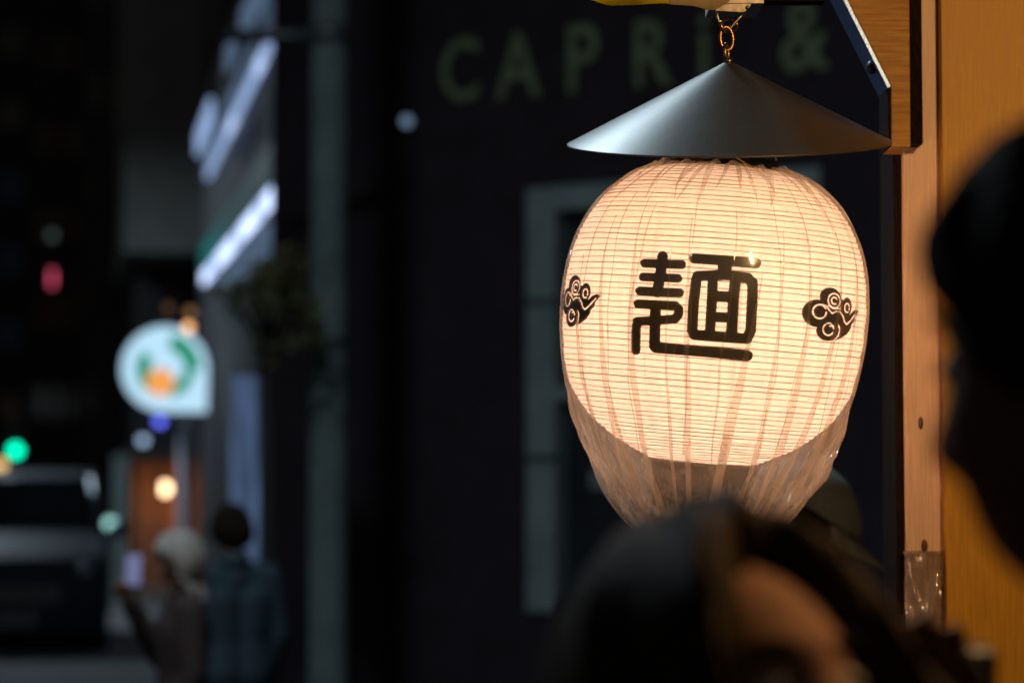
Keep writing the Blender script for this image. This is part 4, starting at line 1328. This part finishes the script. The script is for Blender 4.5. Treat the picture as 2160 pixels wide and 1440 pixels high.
def person(head_at, face_az, pitch, label, top_m, leg_m, hair=None, hair_m=None, body_az=None, arms=None, vox=0.0075, slim=1.0, tilt=0.0, collar=True, lean=0.018, skin='skin'):
    """head_at: world position of the skull's centre; face_az: degrees from +x"""
    hz = head_at.z
    k = hz / 1.635
    baz = R(body_az if body_az is not None else face_az)
    # body local frame faces +x; feet at 0
    neck = Vector((0.0, 0, 1.475)) * k
    HR = Matrix.Rotation(R(face_az) - baz, 3, 'Z') @ Matrix.Rotation(R(-pitch), 3, 'Y') @ Matrix.Rotation(R(tilt), 3, 'X')
    hc = Vector((lean * k, 0, hz))
    rootloc = Vector((head_at.x, head_at.y, 0)) - Matrix.Rotation(baz, 3, 'Z') @ Vector((hc.x, 0, 0))
    o = empty('person', rootloc, (0, 0, baz))
    tag(o, label, 'person')
    HM = Matrix.Translation(hc) @ HR.to_4x4() @ Matrix.Scale(k, 4)
    J = {}
    for s_, q in (('l', 1), ('r', -1)):
        J['sh' + s_] = Vector((-0.012, q * 0.175 * slim, 1.405)) * k
        J['el' + s_] = Vector((-0.03, q * 0.225 * slim, 1.12)) * k
        J['wr' + s_] = Vector((0.05, q * 0.215 * slim, 0.875)) * k
        J['hp' + s_] = Vector((0, q * 0.088, 0.92)) * k
        J['kn' + s_] = Vector((0.012, q * 0.10, 0.50)) * k
        J['an' + s_] = Vector((-0.01, q * 0.11, 0.085)) * k
    if arms:
        for kk, vv in arms.items(): J[kk] = Vector(vv) * k
    def torso(mb, g):
        mb.capsule(J['shl'], (0.058 + g) * k, J['shr'], (0.058 + g) * k, 16)
        for q in (1, -1):
            mb.capsule(Vector((0.0, q * 0.085 * slim, 1.30)) * k, (0.105 + g) * k, Vector((0.0, q * 0.062 * slim, 1.10)) * k, (0.092 + g) * k, 18)
            mb.capsule(Vector((0.0, q * 0.062 * slim, 1.10)) * k, (0.092 + g) * k, Vector((-0.005, q * 0.075, 0.95)) * k, (0.105 + g) * k, 18)
        mb.capsule(Vector((-0.012, 0, 1.42)) * k, (0.075 + g) * k, Vector((-0.008, 0, 1.46)) * k, (0.055 + g * 0.8) * k, 16)
    def arm(mb, s_, g):
        mb.capsule(J['sh' + s_], (0.055 + g) * k, J['el' + s_], (0.043 + g) * k, 14)
        mb.capsule(J['el' + s_], (0.043 + g) * k, J['wr' + s_], (0.028 + g) * k, 14)
    def leg(mb, s_, g):
        mb.capsule(J['hp' + s_], (0.088 + g) * k, J['kn' + s_], (0.06 + g) * k, 16)
        mb.capsule(J['kn' + s_], (0.06 + g) * k, J['an' + s_], (0.04 + g) * k, 16)
    b = MB()
    hd = head_shape().xf(HM); b.add(hd.v, hd.f)
    b.capsule(Vector((-0.012, 0, 1.44)) * k, 0.058 * k, HM @ Vector((-0.018, 0, -0.06)), 0.052 * k, 18)
    torso(b, 0); 
    for s_, q in (('l', 1), ('r', -1)):
        arm(b, s_, 0); leg(b, s_, 0)
        dv = (J['wr' + s_] - J['el' + s_]).normalized()
        hand(b, J['wr' + s_], dv, Vector((0, -q, 0)) if abs(dv.y) < 0.7 else Vector((1, 0, 0)), k, 0.55)
        b.capsule(J['an' + s_] + Vector((-0.03, 0, -0.045)) * k, 0.036 * k, J['an' + s_] + Vector((0.13, 0, -0.055)) * k, 0.028 * k, 12)
    bo = b.build('body', M[skin], o, True); remesh(bo, vox * k)
    # clothes
    c = MB(); torso(c, 0.022)
    for s_ in 'lr':
        c.capsule(J['sh' + s_], 0.080 * k, J['el' + s_], 0.064 * k, 14)
        c.capsule(J['el' + s_], 0.064 * k, J['wr' + s_] - (J['wr' + s_] - J['el' + s_]).normalized() * 0.01, 0.046 * k, 14)
    co = c.build('jacket', top_m, o, True); remesh(co, 0.014 * k, 3)
    if collar:
        cl = MB().lathe([(0.086, -0.02), (0.078, 0.02), (0.074, 0.05), (0.068, 0.05), (0.070, 0.0), (0.076, -0.02)], 28, closed=True)
        cl.xf(Matrix.Translation(Vector((-0.014, 0, 1.475)) * k) @ Matrix.Rotation(R(12), 4, 'Y') @ Matrix.Scale(k, 4)).build('collar', top_m, o, True)
    t = MB()
    for s_ in 'lr': leg(t, s_, 0.02)
    t.capsule(J['hpl'], 0.108 * k, J['hpr'], 0.108 * k, 16)
    to = t.build('trousers', leg_m, o, True); remesh(to, 0.014 * k, 3)
    for s_ in 'lr':
        f = J['an' + s_]
        sh_ = MB().capsule((f.x - 0.04 * k, f.y, 0.045 * k), 0.047 * k, (f.x + 0.14 * k, f.y, 0.040 * k), 0.041 * k, 16)
        sh_.box((f.x + 0.05 * k, f.y, 0.012 * k), (0.27 * k, 0.085 * k, 0.024 * k))
        so = sh_.build('shoe', M['shoe'], o, True); remesh(so, 0.012 * k, 3)
    if hair:
        h = hair_shape(**hair).xf(HM).build('hair', hair_m, o, True)
        m_ = h.modifiers.new('t', 'SOLIDIFY'); m_.thickness = 0.012; m_.offset = -1
    for q in (-1, 1):
        MB().ball((0.0775, q * 0.032, 0.003), (0.012, 0.0135, 0.0105), 14, 10).xf(HM).build('eye', M['eye_white'], o, True)
        MB().ball((0.0862, q * 0.032, 0.003), (0.0045, 0.006, 0.006), 12, 8).xf(HM).build('iris', M['eye_dark'], o, True)
        br_ = []
        for j in range(9):
            u = j / 8
            br_.append((0.094 - 0.016 * u * u, q * (0.014 + 0.038 * u), 0.024 + 0.006 * math.sin(u * PI * 0.9)))
        MB().tube(br_, [0.002 + 0.0022 * math.sin(PI * (0.15 + 0.8 * j / 8)) for j in range(9)], 6).xf(HM).build('eyebrow', M['hair_black'], o, True)
        lash = [(0.0845 - 0.006 * u * u, q * (0.020 + 0.026 * u), 0.010 + 0.003 * math.sin(u * PI) - 0.002 * u) for u in [j / 8 for j in range(9)]]
        MB().tube(lash, 0.0014, 5).xf(HM).build('eyelash', M['hair_black'], o, True)
    return o, HM, J, k

# woman looking up at the stall, under the lantern
wc = P(1540, 1530, 1.42)
person(wc, -52, 20, 'dark brown haired woman in black coat looking up past the lantern', M['cloth_black'], M['cloth_navy'],
       hair=dict(front=56, side=-30, back=-55, vol=0.036, seed=2, long=0.20, a0=34, a1=62), hair_m=M['hair_brown'], body_az=-10, slim=0.85, lean=0.07)
# man seen from behind, dark against the panel
mc = P(2385, 778, 1.21)
mo, MH, MJ, mk_ = person(mc, 138, -2, 'tall dark haired man in olive jacket turned towards the stall panel', M['cloth_olive'], M['cloth_black'],
       hair=dict(front=24, side=-10, back=-45, vol=0.021, seed=5, tuft=0.004, fringe=0.008), hair_m=M['hair_black'], body_az=180, lean=0.08, skin='skin_shaded',
       arms=dict(elr=(0.08, -0.27, 1.12), wrr=(0.105, -0.40, 1.345)))
# black strap over his shoulder
st = []
for j in range(15):
    u = j / 14
    a = -0.5 + 3.6 * u
    st.append(Vector((0.115 * math.sin(a - 0.5) * 1.15, 0.115, 1.30 + 0.205 * math.cos(a - 0.9))) * mk_)
vs = []; fs = []
for p in st:
    vs += [p + Vector((0, -0.022, 0)), p + Vector((0, 0.022, 0))]
for j in range(14): fs.append((2 * j, 2 * j + 1, 2 * j + 3, 2 * j + 2))
so_ = MB().add(vs, fs).build('shoulder_strap', M['cloth_black'], mo, True)
so_.modifiers.new('t', 'SOLIDIFY').thickness = 0.006

# person with a grey cap behind the lantern
cc = P(1668, 1118, 4.3)
po_, CH, CJ, ck = person(cc, -8, -34, 'person in grey peaked cap and dark coat standing behind the lantern', M['cloth_black'], M['cloth_navy'],
       hair=dict(front=30, side=-28, back=-50, vol=0.008, seed=8), hair_m=M['hair_black'], slim=0.95)
cap = MB()
vs = []; fs = []
n, m = 48, 14
for i in range(m + 1):
    ph = R(90 - 72 * i / m)
    for k in range(n):
        a = 2 * PI * k / n
        vs.append((0.122 * math.cos(ph) * math.cos(a), 0.100 * math.cos(ph) * math.sin(a), 0.02 + 0.118 * math.sin(ph)))
for i in range(m):
    for k in range(n):
        l = (k + 1) % n
        fs.append((i * n + k, i * n + l, (i + 1) * n + l, (i + 1) * n + k))
co = cap.add(vs, fs).xf(CH).build('cap_crown', M['cap_grey'], po_, True); co.modifiers.new('t', 'SOLIDIFY').thickness = 0.004
vs = []; fs = []
for j in range(8):
    w = j / 7
    for k in range(17):
        a = R(-62 + 124 * k / 16)
        rx = 0.114 + 0.085 * w * (0.35 + 0.65 * math.cos(a)); 
        vs.append((rx * math.cos(a), 0.094 * math.sin(a), 0.052 - 0.016 * w - 0.02 * abs(math.sin(a)) ** 2 * w))
for j in range(7):
    for k in range(16):
        fs.append((j * 17 + k, j * 17 + k + 1, (j + 1) * 17 + k + 1, (j + 1) * 17 + k))
bo_ = MB().add(vs, fs).xf(CH).build('cap_peak', M['cap_grey'], po_, True); bo_.modifiers.new('t', 'SOLIDIFY').thickness = 0.004

# pale haired person with a phone, and one in a blue jacket, further up the street
dc = P(378, 1180, 9.0)
do_, DH, DJ, dk = person(dc, 205, -14, 'pale haired person in brown jacket holding up a lit phone', M['cloth_brown'], M['cloth_green'],
       hair=dict(front=22, side=-40, back=-55, vol=0.03, seed=9, long=0.10), hair_m=M['hair_pale'], vox=0.012, slim=0.9, body_az=195,
       arms=dict(elr=(0.08, -0.22, 1.17), wrr=(0.24, -0.10, 1.44)))
ec = P(488, 1120, 10.0)
person(ec, 120, -8, 'dark haired person in blue jacket with back turned beside the banner', M['cloth_blue'], M['cloth_navy'],
       hair=dict(front=30, side=-30, back=-52, vol=0.026, seed=12, tuft=0.004), hair_m=M['hair_black'], vox=0.012)
# phone in the pale haired person's hand
hw = do_.matrix_basis @ DJ['wrr']
ph_c = P(280, 1200, hw.y - 0.03)
ph = empty('mobile_phone', ph_c - Vector((0, 0, 0.06)), (R(-8), 0, R(-10)))
tag(ph, 'small lit phone screen held up by the pale haired person', 'phone')
bevel(MB().box2((-0.034, 0, -0.012), (0.034, 0.008, 0.125)).build('case', M['camera_black'], ph), 0.003)
MB().box2((-0.030, -0.0012, 0.0), (0.030, -0.0004, 0.116)).build('screen', emit('phone_screen', (0.50, 0.55, 1.0), 0.30), ph)

# compact camera held up by the man, low at the picture's edge
kc = P(1955, 1428, 1.67)
kmr = empty('compact_camera', kc, (R(6), 0, R(14)))
tag(kmr, 'black camera with a grey trim ring held low before the post', 'camera')
bevel(MB().box2((-0.055, 0, -0.030), (0.055, 0.032, 0.020)).build('camera_body', M['camera_black'], kmr), 0.008, 3)
MB().lathe([(0.030, 0), (0.031, 0.004), (0.031, 0.022), (0.027, 0.026), (0.026, 0.022), (0.0, 0.02)], 32).xf(Matrix.Translation((0, -0.0005, -0.004)) @ Matrix.Rotation(R(90), 4, 'X')).build('lens_barrel', M['camera_black'], kmr, True)
MB().lathe([(0.0318, 0.010), (0.034, 0.010), (0.034, 0.018), (0.0318, 0.018)], 32, closed=True).xf(Matrix.Translation((0, -0.0005, -0.004)) @ Matrix.Rotation(R(90), 4, 'X')).build('trim_ring', M['camera_grey'], kmr, True)
